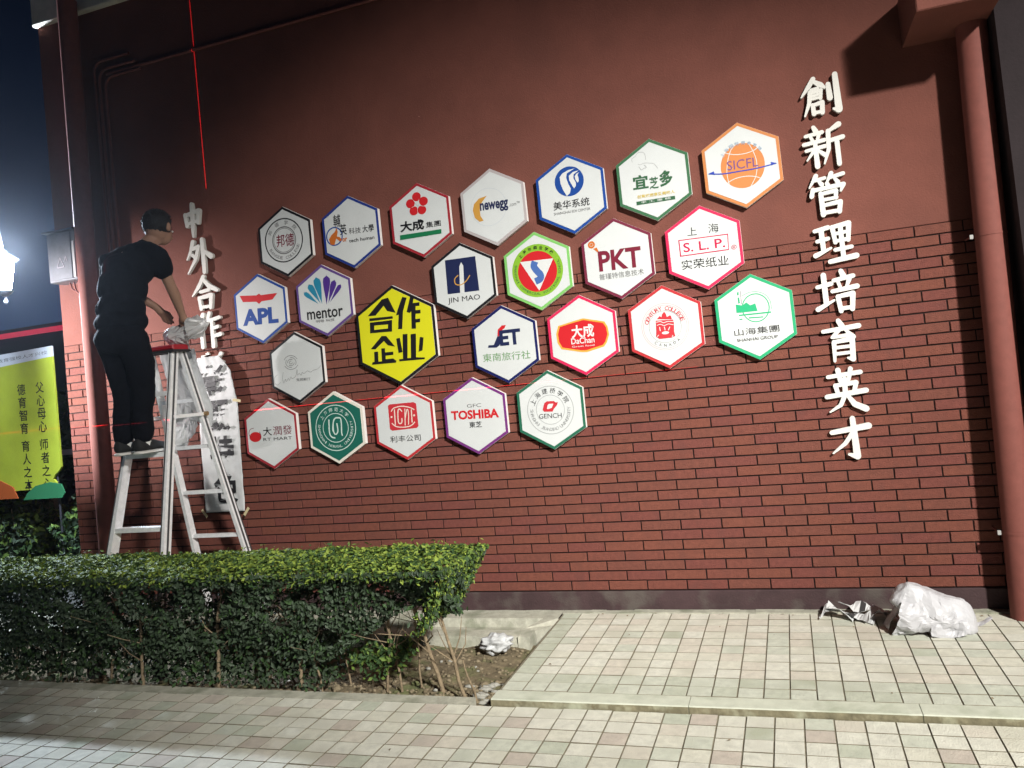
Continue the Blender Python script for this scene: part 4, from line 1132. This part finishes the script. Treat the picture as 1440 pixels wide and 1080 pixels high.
# the four still under the paper template
for i, ch in enumerate('彰顯特色'):
    vv, ff = text_faces(ch, 0, 0, .215, .235, 0, .03)
    m = MB(); fr = [front(f_, vv) for f_ in ff]
    m.add([(a, -.018, b_) for a, b_ in vv], fr, CUT)
    ed = {}
    for f_ in fr:
        for k in range(len(f_)):
            a, b_ = f_[k], f_[(k + 1) % len(f_)]
            ed[(a, b_)] = 1
    side = [(a, b_) for a, b_ in ed if (b_, a) not in ed]
    for a, b_ in side:
        m.add([(vv[a][0], -.018, vv[a][1]), (vv[b_][0], -.018, vv[b_][1]), (vv[b_][0], -.001, vv[b_][1]), (vv[a][0], -.001, vv[a][1])], [(0, 3, 2, 1)], CUT)
    o = m.build('cut_out_character', None, (-4.84, 0, 1.790 - .276 * i))
    finish(o, 'white cut-out character %s under the paper template, %s of the covered ones' % (ch, ('first', 'second', 'third', 'lowest')[i]), 'sign letter', 'white characters in the left column')

# ------------------------------------------------------------------ paper template taped over them
t = empty('paper_template', (-4.82, -.04, .73), 'long white paper template with black remnants taped to the wall behind the ladder', 'paper sheet')
NX, NZ = 22, 70
PW = [(0.0, -.180, .165), (.35, -.172, .175), (.80, -.160, .185), (1.02, -.155, .150), (1.14, -.140, .06)]
def pw(z):
    for a, b_ in zip(PW, PW[1:]):
        if z <= b_[0]:
            k = (z - a[0]) / (b_[0] - a[0]); return a[1] + (b_[1] - a[1]) * k, a[2] + (b_[2] - a[2]) * k
    return PW[-1][1:]
def psurf(u, z):
    a, b_ = pw(z)
    x = a + (b_ - a) * u
    y = .008 * noise.noise(Vector((x * 9, z * 7, 2))) + .006 * noise.noise(Vector((x * 25, z * 22, 5)))
    return (x, y - .002, z)
m = MB(); v = []; f = []
for i in range(NX + 1):
    for j in range(NZ + 1):
        v.append(psurf(i / NX, 1.14 * j / NZ))
for i in range(NX):
    for j in range(NZ):
        a = i * (NZ + 1) + j; f.append((a, a + NZ + 1, a + NZ + 2, a + 1))
m.add(v, f, PAPER, True); o = m.build('sheet', t)
sm = o.modifiers.new('thickness', 'SOLIDIFY'); sm.thickness = .0008
random.seed(8)
def inpoly(f_, vv):
    return sum(vv[i][0] for i in f_) / len(f_), sum(vv[i][1] for i in f_) / len(f_)
for i, (ch, keep) in enumerate((('彰', .80), ('顯', .78), ('特', .92), ('色', .85))):
    zc = .965 - .262 * i
    vv, ff = text_faces(ch, .0 + .01 * i, zc, .215, .225, 0, .03)
    m = MB()
    for f_ in ff:
        cx_, cz_ = inpoly(f_, vv)
        if .5 + noise.noise(Vector((cx_ * 21, cz_ * 21, i * 3.3))) * 1.3 > keep: continue
        g_ = front(f_, vv)
        m.add([(vv[k][0], psurf(.5, vv[k][1])[1] - .012, vv[k][1]) for k in g_], [tuple(range(len(g_)))], ink('black'))
    if m.v: m.build('black_remnant', t)
for x, z, a in ((-.19, -.005, .9), (.180, -.005, -.9), (.180, .80, 0.2)):
    m = MB(); m.box((-.035, -.0006, -.010), (.035, .0006, .010), TAPE); m.build('tape_strip', t, (x, -.004, z), (0, a, 0))

# crumpled sheets: backing hanging over the ladder and trash
def crumple(name, parent, fn, nu, nv, m_, amp, freq, seed, thick=.0008):
    b = MB(); v = []; f = []
    for i in range(nu + 1):
        for j in range(nv + 1):
            p = Vector(fn(i / nu, j / nv))
            q = p * freq + Vector((seed, seed * 2, seed * 3))
            d = Vector((noise.noise(q), noise.noise(q + Vector((9, 0, 0))), noise.noise(q + Vector((0, 9, 0))))) * amp
            d += Vector((abs(noise.noise(q * 2.7)), abs(noise.noise(q * 2.7 + Vector((4, 0, 0)))), abs(noise.noise(q * 2.7 + Vector((0, 4, 0)))))) * amp * .6
            v.append(p + d)
    for i in range(nu):
        for j in range(nv):
            a = i * (nv + 1) + j; f.append((a, a + nv + 1, a + nv + 2, a + 1))
    b.add(v, f, m_, False)
    o = b.build(name, parent)
    if thick:
        s = o.modifiers.new('thickness', 'SOLIDIFY'); s.thickness = thick
    return o
o = crumple('hanging_paper', None, lambda u, v: (-4.97 + .30 * u + .02 * math.sin(v * 5), -.30 + .02 * math.sin(u * 7 + v * 2) - .10 * v, 1.44 + .47 * v - .10 * abs(u - .3) * (1 - v)), 22, 30, PAPER, .018, 7, 2)
finish(o, 'white paper sheet hanging down behind the ladder rails', 'paper sheet')
o = crumple('hanging_paper', None, lambda u, v: (-5.06 + .26 * u, -.28 + .03 * math.sin(u * 5), 1.22 + .26 * v + .16 * u * u), 16, 16, PAPER, .03, 8, 6)
finish(o, 'lower white paper sheet sagging behind the upper ladder rungs', 'paper sheet')
def bagfn(u, v):
    a = 2 * math.pi * u; b_ = math.pi * (v - .5)
    return (-4.60 + .165 * math.cos(a) * math.cos(b_), -.56 + .075 * math.sin(a) * math.cos(b_), 2.010 + .078 * math.sin(b_) + .03 * math.cos(a))
o = crumple('plastic_wrap', None, bagfn, 34, 18, FILM, .045, 11, 4, 0)
finish(o, 'crumpled clear plastic wrapping in the man\'s hand on top of the ladder', 'plastic wrap')

# ------------------------------------------------------------------ step ladder
LCX, LCY, LH = -4.765, -.60, 1.915
SA, SB, WT, WB = .468, .500, .255, .492
t = empty('step_ladder', (LCX, LCY, -.05), 'aluminium A-frame step ladder with a red top cap standing behind the hedge', 'ladder')
ZG = .03
def rail(side, sgn, z):
    k = 1 - (z) / LH
    s = (-SA if side == 'A' else SB)
    return Vector((sgn * (WT + (WB - WT) * k) / 2, (-.03 if side == 'A' else .03) + s * k, z + .05))
for side in 'AB':
    for sgn in (-1, 1):
        m = MB(); p, q = rail(side, sgn, -.03), rail(side, sgn, LH - .02)
        wv = .030 if side == 'A' else .026
        m.bar(p, q, wv, .062 if side == 'A' else .05, ALU)
        off = Vector((sgn * (wv / 2 + .0012), 0, 0))
        m.bar(p + off, q + off, .002, .016, ALU_DARK)
        off = Vector((0, (-.0318 if side == 'A' else .0258), .0))
        m.bar(p + off + Vector((0, 0, .1)), q + off, .008, .0016, ALU_DARK)
        m.build('rail', t)
        m = MB(); m.bar(p + Vector((0, 0, -.03)), p + Vector((0, 0, .05)), wv + .012, .075, RUBBER); m.build('foot', t)
rungA = (.335, .785, 1.235, 1.62)
for z in rungA:
    a, b_ = rail('A', -1, z), rail('A', 1, z); m = MB()
    m.box((a.x + .016, a.y - .028, a.z - .016), (b_.x - .016, a.y + .028, a.z + .010), ALU); 
    for k in range(4): m.box((a.x + .02, a.y - .024 + k * .013, a.z + .0102), (b_.x - .02, a.y - .018 + k * .013, a.z + .0125), ALU)
    m.build('step', t)
for z in (.27, .60, .92, 1.24, 1.56):
    a, b_ = rail('B', -1, z), rail('B', 1, z); m = MB()
    m.box((a.x + .014, a.y - .016, a.z - .014), (b_.x - .014, a.y + .016, a.z + .010), ALU); m.build('rung', t)
for sgn in (-1, 1):
    a, b_ = rail('A', sgn, 1.46), rail('B', sgn, 1.46); m = MB()
    o1 = Vector((sgn * .024, 0, 0))
    m.bar(a + o1, b_ + o1, .004, .022, ALU, Vector((1, 0, 0))); m.build('spreader', t)
    m = MB(); m.tube([b_ + Vector((sgn * .012, 0, 0)), b_ + Vector((sgn * .045, 0, 0))], .016, mat('brass_pin', (.30, .20, .10), .5, metal=.5), 10); m.build('hinge_pin', t)
m = MB(); m.bevbox((-.165, -.080, LH + .034), (.165, .080, LH + .066), .008, REDPL)
m.box((-.168, -.083, LH + .018), (.168, .083, LH + .0335), RUBBER); m.build('top_cap', t)
o = crumple('paper_scrap', None, lambda u, v: (-4.66 + .07 * u, -.60 + .03 * v, 1.962 + .055 * v * (1 - .5 * u)), 5, 5, mat('bright_paper', (.8, .8, .82), .7), .01, 20, 9)
finish(o, 'small bright white paper piece lying on the red ladder cap', 'litter')

# ------------------------------------------------------------------ discarded wrapping on the pavement
PLASTIC.node_tree.nodes['Principled BSDF'].inputs['Roughness'].default_value = .45
t = empty('discarded_wrapping', (-.30, -.20, 0), 'heap of crumpled white plastic wrapping against the wall foot at the right', 'plastic wrap')
def heap(u, v):
    a = 2 * math.pi * u; b_ = math.pi * (v - .5)
    k = 1 + .16 * noise.noise(Vector((math.cos(a) * 1.3, math.sin(a) * 1.3, v * 3)))
    x, y, z = .205 * math.sin(b_), .108 * math.cos(b_) ** .7 * math.cos(a) * k, .125 * math.cos(b_) ** .7 * math.sin(a) * k
    if z < 0: z *= .5
    c_, s_ = math.cos(.38), math.sin(.38)
    return (.005 + x * c_ + z * s_ * .8, -.130 + y - .03 * x, max(.004, .088 - x * s_ + z * c_))
crumple('wrap_shell', t, heap, 40, 34, PLASTIC, .027, 6.2, 3, 0)
def fold(u, v):
    return (-.205 + .29 * u + .06 * v, -.235 - .040 * math.sin(math.pi * v) + .02 * u, .006 + .155 * v * (1 - .50 * u))
crumple('wrap_fold', t, fold, 22, 16, PLASTIC, .034, 9, 5)
crumple('wrap_fold', t, lambda u, v: (-.02 + .17 * u, -.262 + .05 * v, .006 + .10 * math.sin(math.pi * v * .7) * (1 - .4 * u)), 16, 12, PLASTIC, .022, 12, 15)
crumple('wrap_tail', t, lambda u, v: (.02 + .27 * u, -.145 + .12 * u + .12 * (v - .5) * (1 - .75 * u), .012 + .014 * math.sin(u * 7)), 20, 8, PLASTIC, .012, 14, 7)
crumple('wrap_side', t, lambda u, v: (-.215 + .10 * u, -.17 + .16 * v, .006 + .17 * u * (1 - .3 * v)), 12, 12, FILM, .02, 11, 8)
t = empty('paper_offcuts', (-.66, -.13, 0), 'curled white paper offcuts with black print left of the plastic heap', 'paper offcuts')
strips = [[(-.17, -.02, .012), (-.13, .01, .055), (-.06, -.03, .045), (0, -.06, .010)], [(-.13, .02, .05), (-.06, .0, .03), (.02, -.05, .02), (.10, -.10, .008)],
          [(-.06, .03, .07), (.0, .02, .05), (.08, -.0, .05), (.16, -.01, .02)], [(.02, -.06, .012), (.07, -.10, .03), (.13, -.08, .06), (.17, -.04, .03)], [(.10, -.01, .05), (.16, -.05, .04), (.22, -.10, .015), (.25, -.12, .004)]]
random.seed(4)
for i, st in enumerate(strips):
    sl = []
    for k in range(13):
        u = k / 12 * 3; j = min(2, int(u)); q = u - j
        sl.append(Vector(st[j]).lerp(Vector(st[j + 1]), q * q * (3 - 2 * q)))
    m = MB(); v = []
    for k, p in enumerate(sl):
        ww = .038 + .014 * math.sin(k * 1.1 + i); tw = .5 * math.sin(k * .6 + i * 2)
        d = Vector((.25, math.cos(tw), math.sin(tw))) * ww
        v += [p - d * .8, p + d]
    for q in v: pass
    v = [Vector((a.x, a.y, max(.003, a.z))) for a in v]
    m.add(v, [(2 * k, 2 * k + 2, 2 * k + 3, 2 * k + 1) for k in range(12)], PAPER)
    if i in (1, 2, 3):
        k = 6
        m.add([v[2 * k] * 1.0 + Vector((0, -.001, .002)), v[2 * k + 2] + Vector((0, -.001, .002)), v[2 * k + 3] * .9 + v[2 * k + 2] * .1 + Vector((0, -.001, .002)), v[2 * k + 1] + Vector((0, -.001, .002))], [(0, 1, 2, 3)], ink('charcoal'))
    o = m.build('offcut', t); s_ = o.modifiers.new('thickness', 'SOLIDIFY'); s_.thickness = .001

# ------------------------------------------------------------------ clipped hedge
random.seed(13)
HX0, HX1, HY0, HY1 = -8.2, -2.47, -1.48, -.90
t = empty('hedge', (-5.0, -1.2, -.06), 'long clipped box hedge in front of the ladder, bare stems at its right end', 'hedge')
def htop(x, y):
    return .645 + .022 * noise.noise(Vector((x * 1.7, y * 2, 0))) + .022 * noise.noise(Vector((x * 7, y * 7, 4)))
fol = MB()
def put(n, gen, mats_, size):
    leaves(fol, n, gen, size, mats_, .52)
def g_top():
    x = random.uniform(HX0, HX1); 
    if random.random() < .55: x = random.uniform(-5.6, HX1)
    y = random.uniform(HY0, HY1)
    z = htop(x, y) - abs(random.gauss(0, .018)) + (.03 if random.random() < .02 else 0)
    e_ = min(y - HY0, HY1 - y, HX1 - x)
    if e_ < .06: z -= (.06 - e_) * .5
    return Vector((x + 5, y + 1.2, z + .06)), Vector((0, 0, 1.2))
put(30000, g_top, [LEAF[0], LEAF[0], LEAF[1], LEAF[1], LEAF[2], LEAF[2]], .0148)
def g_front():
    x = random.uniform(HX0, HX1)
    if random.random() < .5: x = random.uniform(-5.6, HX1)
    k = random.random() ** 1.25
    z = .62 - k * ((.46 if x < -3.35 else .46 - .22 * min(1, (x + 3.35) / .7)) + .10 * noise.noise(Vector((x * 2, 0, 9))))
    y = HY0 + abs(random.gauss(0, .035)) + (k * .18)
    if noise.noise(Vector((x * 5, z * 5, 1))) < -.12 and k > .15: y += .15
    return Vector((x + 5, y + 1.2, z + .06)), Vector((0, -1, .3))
put(8600, g_front, [DLEAF, DLEAF, LEAF[2], DLEAF, LEAF[2]], .0150)  # darker greens than the top: the front's shade is put into the leaf colour
put(9000, g_front, [DLEAF], .0170)  # dark leaves only, deepening the shade coloured into the front
def g_end():
    y = random.uniform(HY0 + .02, HY1); k = random.random() ** 1.4
    z = .62 - k * .30
    x = HX1 - k * .17 - abs(random.gauss(0, .03)) + .02
    return Vector((x + 5, y + 1.2, z + .06)), Vector((1, 0, .3))
put(3600, g_end, [LEAF[0], LEAF[2], LEAF[2], LEAF[1], DLEAF], .0145)
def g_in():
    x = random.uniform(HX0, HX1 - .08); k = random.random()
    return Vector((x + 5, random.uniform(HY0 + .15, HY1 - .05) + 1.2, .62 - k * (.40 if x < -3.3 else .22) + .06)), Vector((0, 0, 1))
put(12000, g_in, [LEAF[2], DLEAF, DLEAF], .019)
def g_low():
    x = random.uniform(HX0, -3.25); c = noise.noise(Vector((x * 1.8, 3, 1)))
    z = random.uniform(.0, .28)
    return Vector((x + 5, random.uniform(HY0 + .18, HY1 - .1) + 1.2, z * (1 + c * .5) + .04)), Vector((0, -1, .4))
put(13000, g_low, [DLEAF, DLEAF, LEAF[2]], .0175)  # low leaves also coloured dark to stand in for shade
def g_tuft():
    c = random.choice(((-2.90, -1.14, .15), (-2.98, -1.2, .10), (-3.1, -1.15, .12)))
    return Vector((c[0] + random.gauss(0, .06) + 5, c[1] + random.gauss(0, .04) + 1.2, c[2] + random.gauss(0, .035) + .06)), Vector((.2, -1, .5))
put(420, g_tuft, [LEAF[0], LEAF[2], LEAF[2]], .016)
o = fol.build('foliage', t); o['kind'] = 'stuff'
stems = [(-2.985, -1.17, -2.93, .007), (-2.90, -1.17, -2.96, .006), (-2.80, -1.14, -2.80, .005), (-2.655, -1.19, -2.80, .011), (-2.51, -1.25, -2.62, .009), (-2.455, -1.25, -2.50, .006)]
x = -3.12
while x > -8.0:
    stems.append((x, random.uniform(-1.28, -1.05), x + random.uniform(-.1, .1), random.uniform(.005, .011))); x -= random.uniform(.09, .17)
for i, (x, y, x2, r) in enumerate(stems):
    m = MB(); zt = .50 if i != 5 else .20
    x0, y0 = x + 5, y + 1.2; x1_ = x2 + 5
    p = [(x0, y0, 0.0)]
    for k in range(1, 6):
        f_ = k / 5
        p.append((x0 + (x1_ - x0) * f_ + random.gauss(0, .006), y0 + random.gauss(0, .006), zt * f_))
    m.tube(p, [r * (1.15 - .5 * k / 5) for k in range(6)], BARK, 7)
    if i != 5:
        for q in range(9):
            f_ = random.uniform(.32, .95); j = min(4, int(f_ * 5)); a = Vector(p[j]).lerp(Vector(p[j + 1]), f_ * 5 - j)
            d = Vector((random.gauss(0, .10), random.gauss(0, .10), random.uniform(.08, .22)))
            b_ = a + d * .5 + Vector((random.gauss(0, .012), random.gauss(0, .012), 0))
            m.tube([a, b_, a + d], [r * .45, r * .3, r * .15], BARK, 5, False)
    m.build('stem', t)

# ------------------------------------------------------------------ the man on the ladder
def skin_mesh(name, pts, edges, m_, parent, sub=2, root=0, smooth=True):
    bm = bmesh.new(); vs_ = [bm.verts.new(p[:3]) for p in pts]
    for a, b_ in edges: bm.edges.new((vs_[a], vs_[b_]))
    me = bpy.data.meshes.new(name); bm.to_mesh(me); bm.free()
    o = bpy.data.objects.new(name, me); COL.objects.link(o)
    o.modifiers.new('skin', 'SKIN').use_smooth_shade = True
    sk = me.skin_vertices[0].data
    for i, p in enumerate(pts):
        r = p[3]; sk[i].radius = (r, p[4] if len(p) > 4 else r)
        sk[i].use_root = (i == root)
    s_ = o.modifiers.new('sub', 'SUBSURF'); s_.levels = sub; s_.render_levels = sub
    bpy.context.view_layer.update()
    ev = o.evaluated_get(bpy.context.evaluated_depsgraph_get())
    me2 = bpy.data.meshes.new_from_object(ev)
    me2.materials.clear(); me2.materials.append(m_)
    for p_ in me2.polygons: p_.use_smooth = True
    bpy.data.objects.remove(o)
    return obj(name, me2, parent)
MX, MY, MZ = -4.74, -.86, 1.245
man = empty('person', (MX, MY, MZ), 'man in black T-shirt and black trousers standing on the ladder, back turned, reaching down', 'person')
def w2(x, y, z): return (x - MX, y - MY, z - MZ)
J = dict(pel=(-4.735, -.95, 2.10), spi=(-4.735, -.94, 2.27), che=(-4.71, -.885, 2.45), nec=(-4.650, -.785, 2.565), nk2=(-4.632, -.745, 2.61),
         hed=(-4.615, -.715, 2.675), shR=(-4.550, -.825, 2.505), shL=(-4.865, -.895, 2.490), elR=(-4.530, -.735, 2.305), wrR=(-4.545, -.635, 2.125),
         elL=(-4.90, -.72, 2.33), wrL=(-4.78, -.60, 2.20), hiR=(-4.655, -.945, 2.05), hiL=(-4.815, -.945, 2.05), knR=(-4.660, -.900, 1.680), knL=(-4.800, -.915, 1.680),
         anR=(-4.690, -.895, 1.345), anL=(-4.830, -.905, 1.345))
def P_(k, r, *e): return (*w2(*J[k]), r, *e)
def fuse(name, parts, m_, parent, vox, smooth, fold=0.0, ffreq=9.0):
    mb = MB()
    for pt in parts:
        if pt[0] == 'e':
            _, c, rr = pt
            blob(mb, w2(*c), rr, m_, 0, 1, 3)
        else:
            _, ps = pt
            for (a, b_) in zip(ps, ps[1:]):
                A_, B_ = Vector(a[:3]), Vector(b_[:3]); n_ = max(2, int((B_ - A_).length / (min(a[3], b_[3]) * .35)))
                for k in range(n_ + 1):
                    c = A_.lerp(B_, k / n_); r_ = a[3] + (b_[3] - a[3]) * k / n_
                    blob(mb, w2(*c), (r_, r_, r_), m_, 0, 1, 2)
    o = mb.build(name)
    rm = o.modifiers.new('fuse', 'REMESH'); rm.mode = 'VOXEL'; rm.voxel_size = vox; rm.use_smooth_shade = True
    sm_ = o.modifiers.new('smooth', 'SMOOTH'); sm_.factor = .5; sm_.iterations = smooth
    bpy.context.view_layer.update()
    me2 = bpy.data.meshes.new_from_object(o.evaluated_get(bpy.context.evaluated_depsgraph_get()))
    bpy.data.objects.remove(o)
    me2.materials.clear(); me2.materials.append(m_)
    if fold:
        for v_, nn_ in zip(me2.vertices, [n.vector.copy() for n in me2.vertex_normals]):
            q_ = v_.co
            k = noise.noise(Vector((q_.x * ffreq, q_.y * ffreq, q_.z * ffreq * .55 + q_.x * 4))) + .5 * noise.noise(Vector((q_.x * ffreq * 2, q_.y * ffreq * 2, q_.z * ffreq * 1.6)))
            v_.co = q_ + nn_ * k * fold
    for p_ in me2.polygons:
        p_.use_smooth = True; p_.material_index = 0
    return obj(name, me2, parent)
def g(k, r_): return (*J[k], r_)
bp = [('e', (-4.612, -.715, 2.692), (.076, .090, .100)), ('e', (-4.606, -.680, 2.655), (.058, .062, .075)),
      ('c', [g('nk2', .054), g('nec', .058), (-4.69, -.85, 2.49, .07)]), ('c', [(-4.62, -.85, 2.495, .05), (*J['shR'][:2], 2.485, .040), (-4.538, -.79, 2.43, .041), g('elR', .036), (-4.53, -.70, 2.24, .036), g('wrR', .0245)]),
      ('c', [(-4.80, -.89, 2.48, .05), g('shL', .046), g('elL', .036), g('wrL', .0245)]),
      ('c', [g('che', .09), g('spi', .08), g('pel', .08)]), ('c', [g('pel', .08), g('hiR', .06), g('knR', .048), (-4.672, -.905, 1.55, .050), g('anR', .034), (-4.688, -.84, 1.30, .030)]),
      ('c', [g('pel', .08), g('hiL', .06), g('knL', .048), (-4.81, -.915, 1.55, .050), g('anL', .034), (-4.83, -.84, 1.30, .030)])]
# each hand: palm, four fingers of different length bent round the wrapping, thumb from the side of the palm
for (wx, wy, wz), (fx_, fy_, fz_), dr in (((-4.545, -.635, 2.125), (-4.552, -.602, 2.062), 1), ((-4.78, -.60, 2.20), (-4.735, -.575, 2.135), -1)):
    bp.append(('c', [(wx, wy, wz, .0245), ((wx + fx_) / 2, (wy + fy_) / 2, (wz + fz_) / 2, .027)]))
    for k in range(4):
        off = (k - 1.5) * .0185 * dr; ln = (.040, .046, .043, .033)[k]
        bp.append(('c', [((wx + fx_) / 2 + off * .6, (wy + fy_) / 2, (wz + fz_) / 2, .015), (fx_ + off, fy_ + .004, fz_, .0115), (fx_ + off * 1.1, fy_ + .016, fz_ - ln * .75, .0088), (fx_ + off * 1.08, fy_ + .038, fz_ - ln * 1.15, .0075)]))
    bp.append(('c', [(wx - .012 * dr, wy + .004, wz - .014, .015), (fx_ - .036 * dr, fy_ - .004, fz_ + .012, .0115), (fx_ - .044 * dr, fy_ + .018, fz_ - .018, .0092)]))
fuse('body', bp, SKIN, man, .0048, 3)
# face and ears
m = MB()
fx = Vector((.10, .90, -.42)).normalized()
hc = Vector(w2(-4.610, -.705, 2.700))
m.tube([hc + fx * .075 + Vector((0, 0, .0)), hc + fx * .108 + Vector((0, 0, -.025)), hc + fx * .088 + Vector((0, 0, -.032))], [.006, .013, .009], SKIN, 8)
m.build('nose', man)
for s_ in (-1, 1):
    m = MB(); blob(m, hc + Vector((s_ * .082, -.005, -.012)), (.012, .020, .032), SKIN, .15, 2, 2, 3); m.build('ear', man)
    m = MB(); blob(m, hc + fx * .082 + Vector((s_ * .030, 0, .006)), (.013, .008, .008), mat('eye_white', (.6, .6, .58), .3), 0, 1, 2, 1)
    blob(m, hc + fx * .089 + Vector((s_ * .030, 0, .006)), (.006, .004, .006), RUBBER, 0, 1, 1, 1); m.build('eye', man)
m = MB(); blob(m, hc + fx * .080 + Vector((0, 0, -.058)), (.024, .010, .006), mat('lips', (.28, .10, .08), .5), .1, 1, 2, 1); m.build('mouth', man)
m = MB(); bm = bmesh.new(); bmesh.ops.create_icosphere(bm, subdivisions=4, radius=1)
vv = []
for v_ in bm.verts:
    n_ = v_.co.normalized(); k = 1 + .035 * noise.noise(n_ * 9) + .03 * noise.noise(n_ * 26)
    low = (n_.z < -.25 - .5 * min(0, n_.y))
    sh = .72 if (n_.y > .38 and n_.z < .42) or n_.z < -.66 else 1.0
    vv.append(hc + Vector((n_.x * .088, n_.y * .102, n_.z * .098 + .016)) * k * sh + Vector((0, -.008, 0)))
m.add(vv, [[q.index for q in f_.verts] for f_ in bm.faces], HAIR, True); bm.free()
for i in range(2600):
    n_ = Vector((random.gauss(0, 1), random.gauss(0, 1), random.gauss(.2, 1))).normalized()
    if (n_.y > .42 and n_.z < .50) or n_.z < -.62: continue
    b0 = hc + Vector((n_.x * .086, n_.y * .100, n_.z * .096 + .016)) + Vector((0, -.008, 0))
    tip = b0 + (n_ + Vector((random.gauss(0, .5), random.gauss(0, .5), random.gauss(-.2, .5)))).normalized() * random.uniform(.007, .016)
    sd = n_.cross(Vector((random.gauss(0, 1), random.gauss(0, 1), random.gauss(0, 1)))).normalized() * .0016
    m.add([b0 - sd, b0 + sd, tip], [(0, 1, 2)], HAIR)
m.build('hair', man)
# T-shirt and trousers
fuse('t_shirt', [('c', [(-4.825, -.890, 2.475, .076), (-4.70, -.855, 2.505, .086), (-4.598, -.835, 2.490, .076)]), ('e', (-4.712, -.890, 2.405), (.184, .122, .130)), ('e', (-4.720, -.930, 2.29), (.168, .124, .15)),
    ('e', (-4.720, -.960, 2.16), (.162, .130, .13)), ('e', (-4.716, -.972, 2.08), (.172, .142, .09)), ('c', [(-4.67, -.82, 2.520, .076), (-4.655, -.797, 2.550, .068)]),
    ('c', [(-4.66, -.835, 2.515, .078), (-4.60, -.835, 2.512, .080), (-4.556, -.818, 2.475, .080), (-4.540, -.785, 2.405, .068)]), ('c', [(-4.84, -.895, 2.475, .074), (-4.877, -.865, 2.430, .072), (-4.892, -.80, 2.38, .064)])], SHIRT, man, .007, 7, .011, 10)
fuse('trousers', [('e', (-4.716, -.975, 2.07), (.158, .128, .10)), ('e', (-4.716, -.990, 1.98), (.165, .135, .12)),
    ('c', [(-4.642, -.972, 1.95, .102), (-4.640, -.935, 1.82, .088), (-4.650, -.905, 1.67, .073), (-4.674, -.912, 1.50, .068), (-4.686, -.905, 1.365, .062)]),
    ('c', [(-4.790, -.975, 1.95, .102), (-4.785, -.940, 1.82, .088), (-4.790, -.915, 1.67, .073), (-4.812, -.920, 1.50, .068), (-4.826, -.915, 1.365, .062)])], TROU, man, .007, 6, .011, 11)
for ax, ay in ((-4.688, -.90), (-4.83, -.91)):
    m = MB(); m.tube([w2(ax, ay, 1.30), w2(ax, ay, 1.345)], [.042, .042], SOCK, 12); m.build('sock', man)
    n_ = 9
    def shoe_ring(z0, z1, grow, name, m_):
        mb = MB(); rings = []
        for k in range(n_ + 1):
            f_ = k / n_
            y = -.075 + .265 * f_
            hw = (.036 + .012 * math.sin(math.pi * min(1, f_ * .75))) * (1 if f_ < .85 else math.sqrt(max(.12, 1 - ((f_ - .85) / .15) ** 2))) * (.8 if k == 0 else 1) + grow
            top = z1 if name == 'shoe_sole' else (z0 + (.082 if f_ < .35 else .082 - (f_ - .35) * .075) * (1 if f_ < .9 else .75))
            rings.append([(ax - hw, ay + y, z0), (ax + hw, ay + y, z0), (ax + hw, ay + y, z0 + (top - z0) * .5), (ax + hw * .6, ay + y, top), (ax - hw * .6, ay + y, top), (ax - hw, ay + y, z0 + (top - z0) * .5)])
        v = [w2(*p) for r in rings for p in r]
        f = [(i * 6 + k, i * 6 + (k + 1) % 6, (i + 1) * 6 + (k + 1) % 6, (i + 1) * 6 + k) for i in range(n_) for k in range(6)]
        f += [tuple(range(5, -1, -1)), tuple(n_ * 6 + k for k in range(6))]
        mb.add(v, f, m_, True); o = mb.build(name, man); s2 = o.modifiers.new('sub', 'SUBSURF'); s2.levels = 1; s2.render_levels = 2
    shoe_ring(1.250, 1.273, .003, 'shoe_sole', SOLE)
    shoe_ring(1.268, 1.34, 0, 'shoe', SHOE)

# ------------------------------------------------------------------ night air round the lamps
hz = bpy.data.materials.new('night_air'); hz.use_nodes = True
t_ = hz.node_tree; t_.nodes.clear()
o_ = t_.nodes.new('ShaderNodeOutputMaterial'); v_ = t_.nodes.new('ShaderNodeVolumePrincipled')
v_.inputs['Color'].default_value = (.80, .88, 1, 1); v_.inputs['Density'].default_value = .0007; v_.inputs['Anisotropy'].default_value = .90
t_.links.new(v_.outputs[0], o_.inputs['Volume'])
m = MB(); m.box((-60, -12, -1.3), (8, 35, 6.8), hz)
o = m.build('haze'); o['kind'] = 'stuff'
